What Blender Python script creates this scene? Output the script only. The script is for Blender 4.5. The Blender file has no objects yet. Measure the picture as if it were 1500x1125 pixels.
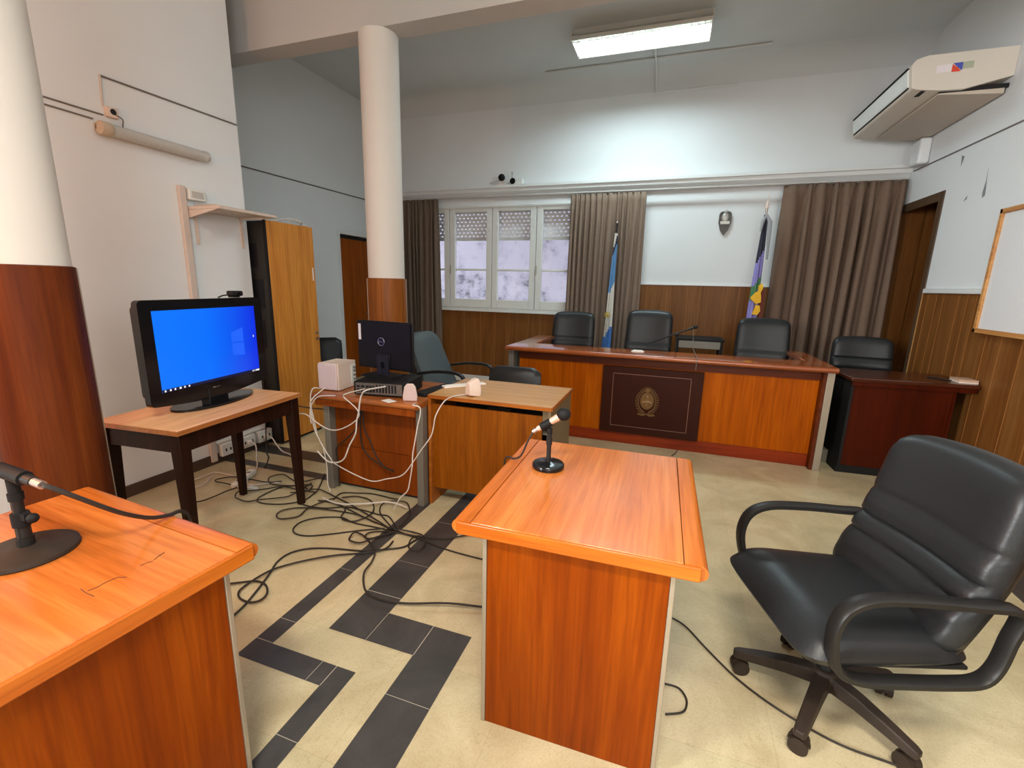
import bpy, bmesh, math, random
from math import sin, cos, pi, radians, hypot
from mathutils import Vector, Matrix
random.seed(7)
C = bpy.context.scene.collection
S = bpy.context.scene

# ------------------------------------------------------------------ materials
def srgb(r, g, b):
    f = lambda c: (c/12.92 if c <= .04045 else ((c+.055)/1.055)**2.4)
    return (f(r/255), f(g/255), f(b/255), 1)

def nodes_of(name):
    m = bpy.data.materials.new(name); m.use_nodes = True
    nt = m.node_tree
    b = nt.nodes['Principled BSDF']
    return m, nt, b

def plain(name, col, rough=.5, metal=0, spec=.5, noise=.06, scale=30, bump=0, coat=0):
    m, nt, b = nodes_of(name)
    N, L = nt.nodes, nt.links
    tc = N.new('ShaderNodeTexCoord'); no = N.new('ShaderNodeTexNoise')
    no.inputs['Scale'].default_value = scale; no.inputs['Detail'].default_value = 4
    L.new(tc.outputs['Object'], no.inputs['Vector'])
    mx = N.new('ShaderNodeMix'); mx.data_type = 'RGBA'
    mx.inputs[6].default_value = tuple(c*(1-noise) for c in col[:3])+(1,)
    mx.inputs[7].default_value = tuple(min(1, c*(1+noise)) for c in col[:3])+(1,)
    L.new(no.outputs['Fac'], mx.inputs[0]); L.new(mx.outputs[2], b.inputs['Base Color'])
    b.inputs['Roughness'].default_value = rough; b.inputs['Metallic'].default_value = metal
    b.inputs['Specular IOR Level'].default_value = spec
    b.inputs['Coat Weight'].default_value = coat; b.inputs['Coat Roughness'].default_value = .15
    if bump:
        bp = N.new('ShaderNodeBump'); bp.inputs['Strength'].default_value = bump; bp.inputs['Distance'].default_value = .004
        L.new(no.outputs['Fac'], bp.inputs['Height']); L.new(bp.outputs[0], b.inputs['Normal'])
    return m

def wood(name, dark, mid, light, axis='z', scale=1.0, rough=.3, spec=.5, coat=0, contrast=.5, stretch=.06):
    m, nt, b = nodes_of(name)
    N, L = nt.nodes, nt.links
    tc = N.new('ShaderNodeTexCoord'); mp = N.new('ShaderNodeMapping')
    sc = {'x': (stretch, 1, 1), 'y': (1, stretch, 1), 'z': (1, 1, stretch)}[axis]
    mp.inputs['Scale'].default_value = tuple(12*scale*s for s in sc)
    L.new(tc.outputs['Object'], mp.inputs['Vector'])
    n1 = N.new('ShaderNodeTexNoise'); n1.inputs['Scale'].default_value = 1.0
    n1.inputs['Detail'].default_value = 7; n1.inputs['Roughness'].default_value = .62; n1.inputs['Distortion'].default_value = .9
    L.new(mp.outputs[0], n1.inputs['Vector'])
    r = N.new('ShaderNodeValToRGB'); cr = r.color_ramp
    cr.elements[0].position = .5-contrast*.42; cr.elements[0].color = dark
    cr.elements[1].position = .5+contrast*.42; cr.elements[1].color = light
    e = cr.elements.new(.5); e.color = mid
    L.new(n1.outputs['Fac'], r.inputs[0])
    mp2 = N.new('ShaderNodeMapping'); mp2.inputs['Scale'].default_value = tuple(110*scale*(s if s == 1 else s*.6) for s in sc)
    L.new(tc.outputs['Object'], mp2.inputs['Vector'])
    n2 = N.new('ShaderNodeTexNoise'); n2.inputs['Detail'].default_value = 3
    n2.inputs['Scale'].default_value = 1
    L.new(mp2.outputs[0], n2.inputs['Vector'])
    r2 = N.new('ShaderNodeValToRGB'); r2.color_ramp.elements[0].position = .3; r2.color_ramp.elements[1].position = .6
    r2.color_ramp.elements[0].color = (.72, .68, .62, 1); r2.color_ramp.elements[1].color = (1, 1, 1, 1)
    L.new(n2.outputs['Fac'], r2.inputs[0])
    mx = N.new('ShaderNodeMix'); mx.data_type = 'RGBA'; mx.blend_type = 'MULTIPLY'; mx.inputs[0].default_value = .8
    L.new(r.outputs[0], mx.inputs[6]); L.new(r2.outputs[0], mx.inputs[7]); L.new(mx.outputs[2], b.inputs['Base Color'])
    b.inputs['Roughness'].default_value = rough; b.inputs['Specular IOR Level'].default_value = spec
    b.inputs['Coat Weight'].default_value = coat; b.inputs['Coat Roughness'].default_value = .12
    return m

def emit(name, col, strength):
    m, nt, b = nodes_of(name)
    b.inputs['Base Color'].default_value = (0, 0, 0, 1)
    b.inputs['Emission Color'].default_value = col; b.inputs['Emission Strength'].default_value = strength
    return m

M = {}
M['wall'] = plain('white_wall_paint', (.735, .76, .765, 1), .75, noise=.035, scale=2.5, bump=.05)
M['ceil'] = plain('ceiling_paint', (.66, .69, .69, 1), .85, noise=.05, scale=2)
M['beam'] = plain('beam_paint', (.50, .48, .46, 1), .8, noise=.04, scale=2)
M['column'] = plain('column_paint', (.66, .62, .57, 1), .6, noise=.02, scale=3)
M['whitetrim'] = plain('white_trim_paint', (.72, .73, .72, 1), .45, noise=.03)
M['window_paint'] = plain('window_frame_paint', (.74, .75, .72, 1), .4, noise=.04, scale=8)
def WO(name, d, m_, l, **k): return wood(name, srgb(*d), srgb(*m_), srgb(*l), **k)
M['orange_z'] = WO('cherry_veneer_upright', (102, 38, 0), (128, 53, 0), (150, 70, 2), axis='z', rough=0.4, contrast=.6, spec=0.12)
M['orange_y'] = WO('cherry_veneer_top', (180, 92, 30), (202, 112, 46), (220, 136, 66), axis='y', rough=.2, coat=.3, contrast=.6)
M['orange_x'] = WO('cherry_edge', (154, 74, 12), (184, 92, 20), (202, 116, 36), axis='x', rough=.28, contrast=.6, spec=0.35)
M['orange_edge_y'] = WO('cherry_strip', (164, 82, 20), (194, 104, 34), (212, 126, 52), axis='y', rough=.25, contrast=.6)
M['judge_z'] = WO('judge_veneer', (136, 58, 0), (168, 80, 0), (194, 104, 10), axis='z', scale=.8, rough=.35, contrast=.7, spec=0.12)
M['judge_top'] = WO('judge_top_varnish', (120, 52, 16), (150, 74, 28), (178, 98, 44), axis='x', rough=.14, coat=.5, contrast=.6)
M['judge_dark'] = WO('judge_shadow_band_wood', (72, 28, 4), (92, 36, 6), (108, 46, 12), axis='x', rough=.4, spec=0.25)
M['kick'] = WO('red_kick_board', (112, 34, 4), (136, 46, 8), (154, 60, 14), axis='x', rough=.4, spec=0.25)
M['redwood'] = WO('red_clerk_veneer', (104, 44, 4), (130, 58, 6), (150, 74, 16), axis='z', rough=.4, scale=.7, spec=0.2)
M['redtop'] = WO('red_clerk_top', (132, 66, 24), (160, 90, 40), (184, 112, 58), axis='x', rough=.25)
M['oak_z'] = WO('oak_laminate_upright', (116, 58, 0), (136, 72, 2), (154, 88, 12), axis='z', rough=.45, scale=1.5, spec=0.2)
M['oak_x'] = WO('oak_laminate_top', (176, 124, 66), (196, 146, 84), (210, 164, 102), axis='x', rough=.35, scale=1.2)
M['oak_edge'] = WO('oak_edge_band', (140, 74, 18), (164, 90, 26), (182, 108, 40), axis='x', rough=.4, spec=0.3)
M['oak_side'] = plain('grey_brown_desk_side', srgb(118, 98, 70), .5, noise=.08, scale=6)
M['cab'] = WO('cabinet_oak_veneer', (186, 116, 42), (206, 136, 54), (218, 152, 70), axis='z', rough=.45, scale=1.1, spec=0.25)
M['cabdark'] = plain('black_cabinet_side', srgb(40, 37, 34), .4, spec=.3, noise=.35, scale=7)
M['panel'] = WO('brown_wall_panelling', (104, 62, 24), (122, 76, 34), (134, 90, 46), axis='z', rough=.42, scale=.9, spec=0.2)
M['panel_line'] = plain('panelling_joint', srgb(150, 98, 50), .5, spec=.2)
M['casing'] = WO('dark_door_casing', (70, 50, 32), (82, 60, 40), (94, 70, 48), axis='z', rough=.5)
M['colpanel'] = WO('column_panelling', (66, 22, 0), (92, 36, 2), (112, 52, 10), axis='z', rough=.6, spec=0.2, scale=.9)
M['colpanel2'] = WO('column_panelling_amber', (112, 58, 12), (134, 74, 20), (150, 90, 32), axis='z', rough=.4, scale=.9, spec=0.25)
M['darkwood'] = WO('dark_bench_wood', (46, 8, 0), (62, 14, 0), (74, 20, 2), axis='z', rough=.35, scale=.7, spec=0.2)
M['darktop'] = WO('dark_bench_top', (56, 24, 12), (72, 32, 16), (84, 40, 22), axis='x', rough=.2)
M['walnut'] = WO('table_dark_frame', (28, 12, 6), (38, 17, 9), (48, 24, 13), axis='z', rough=.45, spec=0.15)
M['tvtop'] = WO('tv_table_top', (220, 150, 96), (240, 176, 120), (250, 196, 142), axis='y', rough=.3, scale=1.1, spec=0.3)
M['tvedge'] = WO('tv_table_edge', (150, 86, 40), (168, 102, 50), (182, 118, 62), axis='y', rough=.4)
M['door'] = WO('brown_door', (132, 62, 4), (150, 74, 8), (164, 86, 16), axis='z', rough=.5, scale=.6, spec=0.2)
M['emblem_panel'] = plain('dark_maroon_panel', srgb(52, 20, 8), .45, spec=.15, noise=.1, scale=10)
M['emblem_line'] = plain('emblem_panel_line', srgb(118, 78, 62), .4)
M['emblem_light'] = plain('worn_bronze', srgb(150, 122, 84), .45, metal=.2, spec=.3)
M['emblem'] = plain('aged_bronze', srgb(112, 80, 40), .42, metal=.25, noise=.3, scale=60)
M['steel'] = plain('satin_steel', srgb(168, 158, 142), .38, metal=.55, noise=.08, scale=12)
M['steel_grey'] = plain('grey_metal_leg', srgb(128, 124, 114), .4, metal=.4, noise=.06)
M['leather'] = plain('black_leather', (.015, .016, .017, 1), .4, noise=.2, scale=120, bump=.12, spec=.36)
M['blackplastic'] = plain('black_plastic', (.014, .013, .012, 1), .42, spec=.3, noise=.12, scale=40)
M['dustyplastic'] = plain('dusty_brown_black_plastic', (.030, .020, .014, 1), .5, spec=.25, noise=.3, scale=25)
M['glossblack'] = plain('gloss_black', (.006, .006, .007, 1), .16, spec=.35, noise=.05)
M['matteblack'] = plain('matte_black', (.010, .010, .010, 1), .6, spec=.2)
M['darkgap'] = plain('dark_opening', (.006, .005, .005, 1), .8)
M['greyleather'] = plain('grey_upholstery', srgb(70, 78, 80), .6, noise=.12, scale=50)
M['cable_black'] = plain('black_rubber_cable', srgb(40, 34, 28), .5)
M['cable_white'] = plain('white_pvc_cable', srgb(214, 204, 194), .45)
M['cable_grey'] = plain('grey_wall_cable', srgb(110, 104, 98), .5)
M['whiteplastic'] = plain('white_plastic', srgb(222, 222, 216), .4)
M['creamplastic'] = plain('cream_plastic', srgb(222, 200, 184), .45)
M['pinkplastic'] = plain('speaker_cloth', srgb(206, 184, 180), .7, noise=.1, scale=90)
M['beige'] = plain('beige_plastic', srgb(190, 172, 150), .5)
M['beigelight'] = plain('pale_conduit', srgb(206, 190, 178), .5)
M['silver'] = plain('silver_metal', srgb(196, 186, 178), .25, metal=.8)
M['champagne'] = plain('champagne_metal', srgb(222, 186, 158), .3, metal=.35)
M['greyduct'] = plain('grey_tube_cover', srgb(186, 184, 178), .2, noise=.05)
M['curtain'] = plain('taupe_curtain', srgb(128, 108, 92), .85, noise=.12, scale=40)
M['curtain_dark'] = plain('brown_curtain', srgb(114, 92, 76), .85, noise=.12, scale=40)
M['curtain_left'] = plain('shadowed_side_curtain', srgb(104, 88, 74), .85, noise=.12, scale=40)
M['ac'] = plain('aged_cream_casing', srgb(214, 204, 190), .45, noise=.03, scale=6)
M['acvent'] = plain('ac_vent_white', srgb(226, 230, 226), .35)
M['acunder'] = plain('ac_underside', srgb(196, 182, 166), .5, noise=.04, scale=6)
M['wbframe'] = WO('whiteboard_pine_frame', (176, 116, 58), (198, 140, 78), (212, 160, 98), axis='y', rough=.45)
M['wbface'] = plain('whiteboard_enamel', (.74, .75, .76, 1), .25, noise=.01)
M['paper'] = plain('paper_white', srgb(232, 226, 218), .7)
M['rail'] = plain('curtain_rail_paint', srgb(186, 182, 176), .4)
M['skyblue'] = plain('sky_blue_cloth', srgb(92, 142, 190), .7, noise=.1)
M['deepblue'] = plain('blue_cloth', srgb(70, 120, 190), .7, noise=.1)
M['whitecloth'] = plain('white_cloth', srgb(214, 208, 198), .7, noise=.06)
M['violet'] = plain('violet_cloth', srgb(140, 132, 196), .7, noise=.08)
M['greencloth'] = plain('green_cloth', srgb(70, 124, 82), .7, noise=.12)
M['yellowcloth'] = plain('yellow_cloth', srgb(238, 182, 30), .65, noise=.08)
M['redcloth'] = plain('dark_red_cloth', srgb(110, 40, 30), .7, noise=.08)
M['greycloth'] = plain('grey_tie_cloth', srgb(150, 152, 156), .7, noise=.08)
M['navy'] = plain('navy_cloth', srgb(40, 40, 58), .7, noise=.1)
M['gold'] = plain('gold_sun', srgb(206, 176, 70), .4, metal=.3)
M['brownstrip'] = plain('tan_corner_strip', srgb(170, 126, 74), .5)
M['white_sticker'] = plain('white_sticker', srgb(226, 216, 216), .5)
M['red'] = plain('red_sticker', srgb(216, 70, 44), .5)
M['blue'] = plain('blue_sticker', srgb(74, 84, 170), .5)
M['greenish'] = plain('pale_green_sticker', srgb(170, 174, 150), .5)
M['plaque'] = plain('dark_plaque_wood', srgb(56, 46, 40), .35, noise=.2)
M['plaque_relief'] = plain('silver_relief', srgb(176, 172, 164), .35, metal=.4)
M['monitorback'] = plain('navy_black_plastic', srgb(20, 19, 23), .5, spec=.25, noise=.1)
M['standblue'] = plain('monitor_stand_plastic', srgb(32, 31, 42), .5, spec=.25)
M['pcmetal'] = plain('pc_rear_metal', srgb(120, 112, 106), .4, metal=.5, noise=.35, scale=60)
M['dais'] = plain('dais_carpet', srgb(112, 108, 92), .9, noise=.1, scale=40)
M['baseboard'] = plain('dark_brown_skirting', srgb(72, 54, 42), .5, noise=.1)
M['scratch'] = plain('dark_scratch', srgb(100, 46, 16), .6)
M['scuff'] = plain('plaster_scuff', srgb(130, 132, 136), .8, noise=.2)
M['tube'] = emit('lit_fluorescent_tube', (.82, .96, 1, 1), 20)

# floor tiles: beige marbled tile, fine joints, speckle
def floor_mat(name, c1, c2, speck, tile, rough):
    m, nt, b = nodes_of(name); N, L = nt.nodes, nt.links
    tc = N.new('ShaderNodeTexCoord')
    n1 = N.new('ShaderNodeTexNoise'); n1.inputs['Scale'].default_value = 3.2; n1.inputs['Detail'].default_value = 8; n1.inputs['Distortion'].default_value = 1.6
    L.new(tc.outputs['Object'], n1.inputs['Vector'])
    r = N.new('ShaderNodeValToRGB'); r.color_ramp.elements[0].position = .3; r.color_ramp.elements[1].position = .68
    r.color_ramp.elements[0].color = c1; r.color_ramp.elements[1].color = c2
    L.new(n1.outputs['Fac'], r.inputs[0])
    n2 = N.new('ShaderNodeTexNoise'); n2.inputs['Scale'].default_value = 85; n2.inputs['Detail'].default_value = 3; n2.inputs['Distortion'].default_value = 2
    L.new(tc.outputs['Object'], n2.inputs['Vector'])
    r2 = N.new('ShaderNodeValToRGB'); r2.color_ramp.elements[0].position = .30; r2.color_ramp.elements[1].position = .55
    r2.color_ramp.elements[0].color = speck; r2.color_ramp.elements[1].color = (1, 1, 1, 1)
    L.new(n2.outputs['Fac'], r2.inputs[0])
    mx = N.new('ShaderNodeMix'); mx.data_type = 'RGBA'; mx.blend_type = 'MULTIPLY'; mx.inputs[0].default_value = .6
    L.new(r.outputs[0], mx.inputs[6]); L.new(r2.outputs[0], mx.inputs[7])
    last = mx.outputs[2]
    if tile:
        br = N.new('ShaderNodeTexBrick'); br.offset = 0; br.inputs['Scale'].default_value = 1
        br.inputs['Brick Width'].default_value = .46; br.inputs['Row Height'].default_value = .46
        br.inputs['Mortar Size'].default_value = .0016; br.inputs['Mortar Smooth'].default_value = .3
        br.inputs['Color1'].default_value = (1, 1, 1, 1); br.inputs['Color2'].default_value = (.91, .95, .95, 1); br.inputs['Mortar'].default_value = (.84, .83, .80, 1)
        L.new(tc.outputs['Object'], br.inputs['Vector'])
        m2 = N.new('ShaderNodeMix'); m2.data_type = 'RGBA'; m2.blend_type = 'MULTIPLY'; m2.inputs[0].default_value = 1
        L.new(last, m2.inputs[6]); L.new(br.outputs['Color'], m2.inputs[7]); last = m2.outputs[2]
    L.new(last, b.inputs['Base Color']); b.inputs['Roughness'].default_value = rough
    return m
M['floor'] = floor_mat('beige_floor_tile', srgb(186, 169, 132), srgb(209, 194, 157), (.74, .70, .62, 1), True, .34)
M['floordark'] = floor_mat('charcoal_floor_tile', srgb(56, 54, 52), srgb(74, 71, 69), (.75, .75, .75, 1), False, .36)
M['joint'] = plain('pale_tile_joint', srgb(176, 168, 150), .7)

# screen: blue desktop, lighter towards one side, with a pale window-shaped glow
def screen_mat():
    m, nt, b = nodes_of('lit_blue_screen'); N, L = nt.nodes, nt.links
    tc = N.new('ShaderNodeTexCoord'); sp = N.new('ShaderNodeSeparateXYZ'); L.new(tc.outputs['Generated'], sp.inputs[0])
    r = N.new('ShaderNodeValToRGB'); cr = r.color_ramp
    cr.elements[0].position = 0; cr.elements[0].color = srgb(0, 118, 255)
    cr.elements[1].position = 1; cr.elements[1].color = srgb(4, 44, 226)
    e = cr.elements.new(.45); e.color = srgb(0, 112, 254)
    L.new(sp.outputs['X'], r.inputs[0])
    b.inputs['Base Color'].default_value = (0, 0, 0, 1); b.inputs['Roughness'].default_value = .3
    L.new(r.outputs[0], b.inputs['Emission Color']); b.inputs['Emission Strength'].default_value = .72
    return m
M['screen'] = screen_mat()
M['glowpane'] = emit('screen_light_patch', srgb(24, 98, 250), .72)
M['screenicon'] = emit('screen_icons', (1, 1, 1, 1), .7)
M['screenbar'] = emit('screen_taskbar', srgb(6, 14, 60), .6)

# perforated roller shutter: real holes by transparency
def shutter_mat():
    m, nt, b = nodes_of('perforated_shutter_slats'); N, L = nt.nodes, nt.links
    b.inputs['Base Color'].default_value = srgb(240, 238, 230); b.inputs['Roughness'].default_value = .6
    tc = N.new('ShaderNodeTexCoord'); br = N.new('ShaderNodeTexBrick')
    mp = N.new('ShaderNodeMapping'); mp.inputs['Rotation'].default_value = (radians(90), 0, 0)
    L.new(tc.outputs['Object'], mp.inputs[0]); L.new(mp.outputs[0], br.inputs['Vector'])
    br.inputs['Scale'].default_value = 1; br.inputs['Brick Width'].default_value = .066; br.inputs['Row Height'].default_value = .052
    br.inputs['Mortar Size'].default_value = .0162; br.inputs['Mortar Smooth'].default_value = 0
    out = N['Material Output']; tr = N.new('ShaderNodeBsdfTransparent'); ms = N.new('ShaderNodeMixShader')
    L.new(br.outputs['Fac'], ms.inputs[0]); L.new(tr.outputs[0], ms.inputs[1]); L.new(b.outputs[0], ms.inputs[2]); L.new(ms.outputs[0], out.inputs[0])
    return m
M['shutter'] = shutter_mat()
M['shutterslat'] = plain('shutter_slat_grey', srgb(220, 218, 210), .6)
def glass_mat():
    m, nt, b = nodes_of('window_glass'); N, L = nt.nodes, nt.links
    out = N['Material Output']; g = N.new('ShaderNodeBsdfGlossy'); g.inputs['Roughness'].default_value = .03
    t = N.new('ShaderNodeBsdfTransparent'); ms = N.new('ShaderNodeMixShader'); ms.inputs[0].default_value = .012
    no = N.new('ShaderNodeTexNoise'); no.inputs['Scale'].default_value = 3
    r = N.new('ShaderNodeValToRGB'); r.color_ramp.elements[0].color = (.9, .91, .94, 1); r.color_ramp.elements[1].color = (1, 1, 1, 1)
    L.new(no.outputs['Fac'], r.inputs[0]); L.new(r.outputs[0], t.inputs['Color'])
    L.new(t.outputs[0], ms.inputs[1]); L.new(g.outputs[0], ms.inputs[2]); L.new(ms.outputs[0], out.inputs[0])
    return m
M['glass'] = glass_mat()
def exterior_mat():
    m, nt, b = nodes_of('stained_outer_wall'); N, L = nt.nodes, nt.links
    tc = N.new('ShaderNodeTexCoord'); n1 = N.new('ShaderNodeTexNoise'); n1.inputs['Scale'].default_value = 2.6; n1.inputs['Detail'].default_value = 10; n1.inputs['Roughness'].default_value = .7
    L.new(tc.outputs['Object'], n1.inputs['Vector'])
    r = N.new('ShaderNodeValToRGB'); cr = r.color_ramp
    cr.elements[0].position = .36; cr.elements[0].color = (.24, .24, .27, 1)
    cr.elements[1].position = .54; cr.elements[1].color = (.74, .725, .79, 1)
    e = cr.elements.new(.44); e.color = (.58, .57, .64, 1)
    L.new(n1.outputs['Fac'], r.inputs[0]); L.new(r.outputs[0], b.inputs['Base Color']); b.inputs['Roughness'].default_value = .9
    return m
M['exterior'] = exterior_mat()

# ------------------------------------------------------------------ mesh helper
class MB:
    def __init__(s): s.v = []; s.f = []; s.m = []; s.sm = []
    def add(s, vs, fs, mat=0, smooth=False):
        b = len(s.v); s.v += [tuple(v) for v in vs]
        for f in fs: s.f.append(tuple(b+i for i in f)); s.m.append(mat); s.sm.append(smooth)
        return s
    def box(s, x0, x1, y0, y1, z0, z1, mat=0):
        v = [(x0,y0,z0),(x1,y0,z0),(x1,y1,z0),(x0,y1,z0),(x0,y0,z1),(x1,y0,z1),(x1,y1,z1),(x0,y1,z1)]
        return s.add(v, [(0,3,2,1),(4,5,6,7),(0,1,5,4),(1,2,6,5),(2,3,7,6),(3,0,4,7)], mat)
    def quad(s, a, b, c, d, mat=0): return s.add([a,b,c,d], [(0,1,2,3)], mat)
    def prism(s, poly, axis, a, b, mat=0, smooth=False):
        """extrude a 2-D polygon along an axis; the poly coordinates are the two others in xyz order"""
        def P(p, t):
            return {'x': (t, p[0], p[1]), 'y': (p[0], t, p[1]), 'z': (p[0], p[1], t)}[axis]
        n = len(poly); v = [P(p, a) for p in poly]+[P(p, b) for p in poly]
        s.add(v, [tuple(range(n)), tuple(range(2*n-1, n-1, -1))], mat)
        s.add(v, [(i, i+n, (i+1) % n+n, (i+1) % n) for i in range(n)], mat, smooth)
        return s
    def ring(s, rings, mat=0, smooth=True, cap=True, closed=False):
        n = len(rings[0]); b = len(s.v)
        for r in rings: s.v += [tuple(p) for p in r]
        k = len(rings)
        for i in range(k if closed else k-1):
            for j in range(n):
                a = b+i*n; c = b+((i+1) % k)*n
                s.f.append((a+j, a+(j+1) % n, c+(j+1) % n, c+j)); s.m.append(mat); s.sm.append(smooth)
        if cap and not closed:
            s.f.append(tuple(b+j for j in range(n-1, -1, -1))); s.m.append(mat); s.sm.append(False)
            s.f.append(tuple(b+(k-1)*n+j for j in range(n))); s.m.append(mat); s.sm.append(False)
        return s
    def tube(s, pts, r, n=8, mat=0, closed=False, spline=0, cap=True):
        pts = [Vector(p) for p in pts]
        if spline: pts = catmull(pts, spline, closed)
        rs = r if isinstance(r, (list, tuple)) else [r]*len(pts)
        rings = []; up = None; k = len(pts)
        for i, p in enumerate(pts):
            a = pts[i-1] if (i > 0 or closed) else p
            b = pts[(i+1) % k] if (i < k-1 or closed) else p
            t = (b-a)
            if t.length < 1e-9: t = Vector((0, 0, 1))
            t.normalize()
            if up is None:
                up = Vector((0, 0, 1)) if abs(t.z) < .9 else Vector((1, 0, 0))
            u = up-t*up.dot(t)
            if u.length < 1e-4: u = t.orthogonal()
            u.normalize(); w = t.cross(u); up = u
            rings.append([p+(u*cos(2*pi*j/n)+w*sin(2*pi*j/n))*rs[i] for j in range(n)])
        return s.ring(rings, mat, True, cap, closed)
    def band(s, pts, w, t, wdir, mat=0, closed=False, spline=0):
        """flat strip of width w along wdir and thickness t, swept along pts"""
        pts = [Vector(p) for p in pts]; W = Vector(wdir).normalized()
        if spline: pts = catmull(pts, spline, closed)
        rings = []; k = len(pts)
        for i, p in enumerate(pts):
            a = pts[i-1] if (i > 0 or closed) else p
            b = pts[(i+1) % k] if (i < k-1 or closed) else p
            T = (b-a).normalized(); N_ = T.cross(W).normalized()
            q = []
            for cu, cv in ((-1,-.6),(-.7,-1),(.7,-1),(1,-.6),(1,.6),(.7,1),(-.7,1),(-1,.6)):
                q.append(p+W*(w/2*cu)+N_*(t/2*cv))
            rings.append(q)
        return s.ring(rings, mat, True, True, closed)
    def lathe(s, prof, c=(0,0,0), n=32, mat=0, axis='z', cap=True):
        rings = []
        for r, h in prof:
            ring = []
            for j in range(n):
                a = 2*pi*j/n
                p = {'z': (r*cos(a), r*sin(a), h), 'y': (r*sin(a), h, r*cos(a)), 'x': (h, r*cos(a), r*sin(a))}[axis]
                ring.append((c[0]+p[0], c[1]+p[1], c[2]+p[2]))
            rings.append(ring)
        return s.ring(rings, mat, True, cap)
    def sphere(s, c, r, n=16, m=10, mat=0, sc=(1,1,1)):
        rings = []
        for i in range(m+1):
            t = pi*(.02+.96*i/m)
            rings.append([(c[0]+r*sc[0]*sin(t)*cos(2*pi*j/n), c[1]+r*sc[1]*sin(t)*sin(2*pi*j/n), c[2]-r*sc[2]*cos(t)) for j in range(n)])
        return s.ring(rings, mat)
    def build(s, name, mats, parent=None, bevel=0, seg=2, sharp=40, sub=0):
        me = bpy.data.meshes.new(name); me.from_pydata(s.v, [], s.f)
        for m in (mats if isinstance(mats, (list, tuple)) else [mats]): me.materials.append(M[m] if isinstance(m, str) else m)
        me.polygons.foreach_set('material_index', s.m); me.polygons.foreach_set('use_smooth', [True]*len(s.f))
        bm = bmesh.new(); bm.from_mesh(me); bmesh.ops.recalc_face_normals(bm, faces=bm.faces); bm.to_mesh(me); bm.free()
        try: me.set_sharp_from_angle(angle=radians(sharp))
        except Exception: pass
        me.update()
        o = bpy.data.objects.new(name, me); C.objects.link(o)
        if parent is not None: o.parent = parent
        if bevel:
            b = o.modifiers.new('bevel', 'BEVEL'); b.width = bevel; b.segments = seg; b.limit_method = 'ANGLE'; b.angle_limit = radians(35)
        if sub:
            u = o.modifiers.new('sub', 'SUBSURF'); u.levels = sub; u.render_levels = sub
        return o

def catmull(P, n, closed=False):
    out = []; k = len(P)
    for i in range(k if closed else k-1):
        p1, p2 = P[i], P[(i+1) % k]
        p0 = P[i-1] if (i > 0 or closed) else p1
        p3 = P[(i+2) % k] if (i < k-2 or closed) else p2
        for j in range(n):
            t = j/n
            out.append(.5*((2*p1)+(p2-p0)*t+(2*p0-5*p1+4*p2-p3)*t*t+(3*p1-p0-3*p2+p3)*t**3))
    if not closed: out.append(P[-1].copy())
    return out

def tag(o, label=None, cat=None, group=None, kind=None):
    if label: o['label'] = label
    if cat: o['category'] = cat
    if group: o['group'] = group
    if kind: o['kind'] = kind
    return o
def thing(name, label, cat, loc=(0,0,0), rz=0, group=None):
    o = bpy.data.objects.new(name, None); C.objects.link(o); o.empty_display_size = .1
    o.location = loc; o.rotation_euler = (0, 0, rz)
    return tag(o, label, cat, group)
def struct(o): o['kind'] = 'structure'; return o
def copy_tree(o, parent=None):
    c = o.copy(); C.objects.link(c)
    if parent is not None: c.parent = parent
    for ch in list(o.children): copy_tree(ch, c)
    return c
def text_mesh(body, size, depth=.001):
    cu = bpy.data.curves.new('lettering', 'FONT'); cu.body = body; cu.size = size; cu.extrude = depth
    cu.align_x = 'CENTER'; cu.align_y = 'CENTER'
    o = bpy.data.objects.new('lettering', cu); C.objects.link(o)
    dg = bpy.context.evaluated_depsgraph_get(); me = bpy.data.meshes.new_from_object(o.evaluated_get(dg))
    bpy.data.objects.remove(o); bpy.data.curves.remove(cu)
    return me
def lettering(name, body, size, mat, parent, loc, rot):
    me = text_mesh(body, size); me.materials.clear(); me.materials.append(M[mat])
    o = bpy.data.objects.new(name, me); C.objects.link(o); o.parent = parent; o.location = loc; o.rotation_euler = rot
    return o

XL, XLB, XR, YB, YE, ZC_ = -3.45, -4.6, 2.31, 6.5, 3.07, 4.1
YF = -2.6
PZ = 1.53

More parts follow.
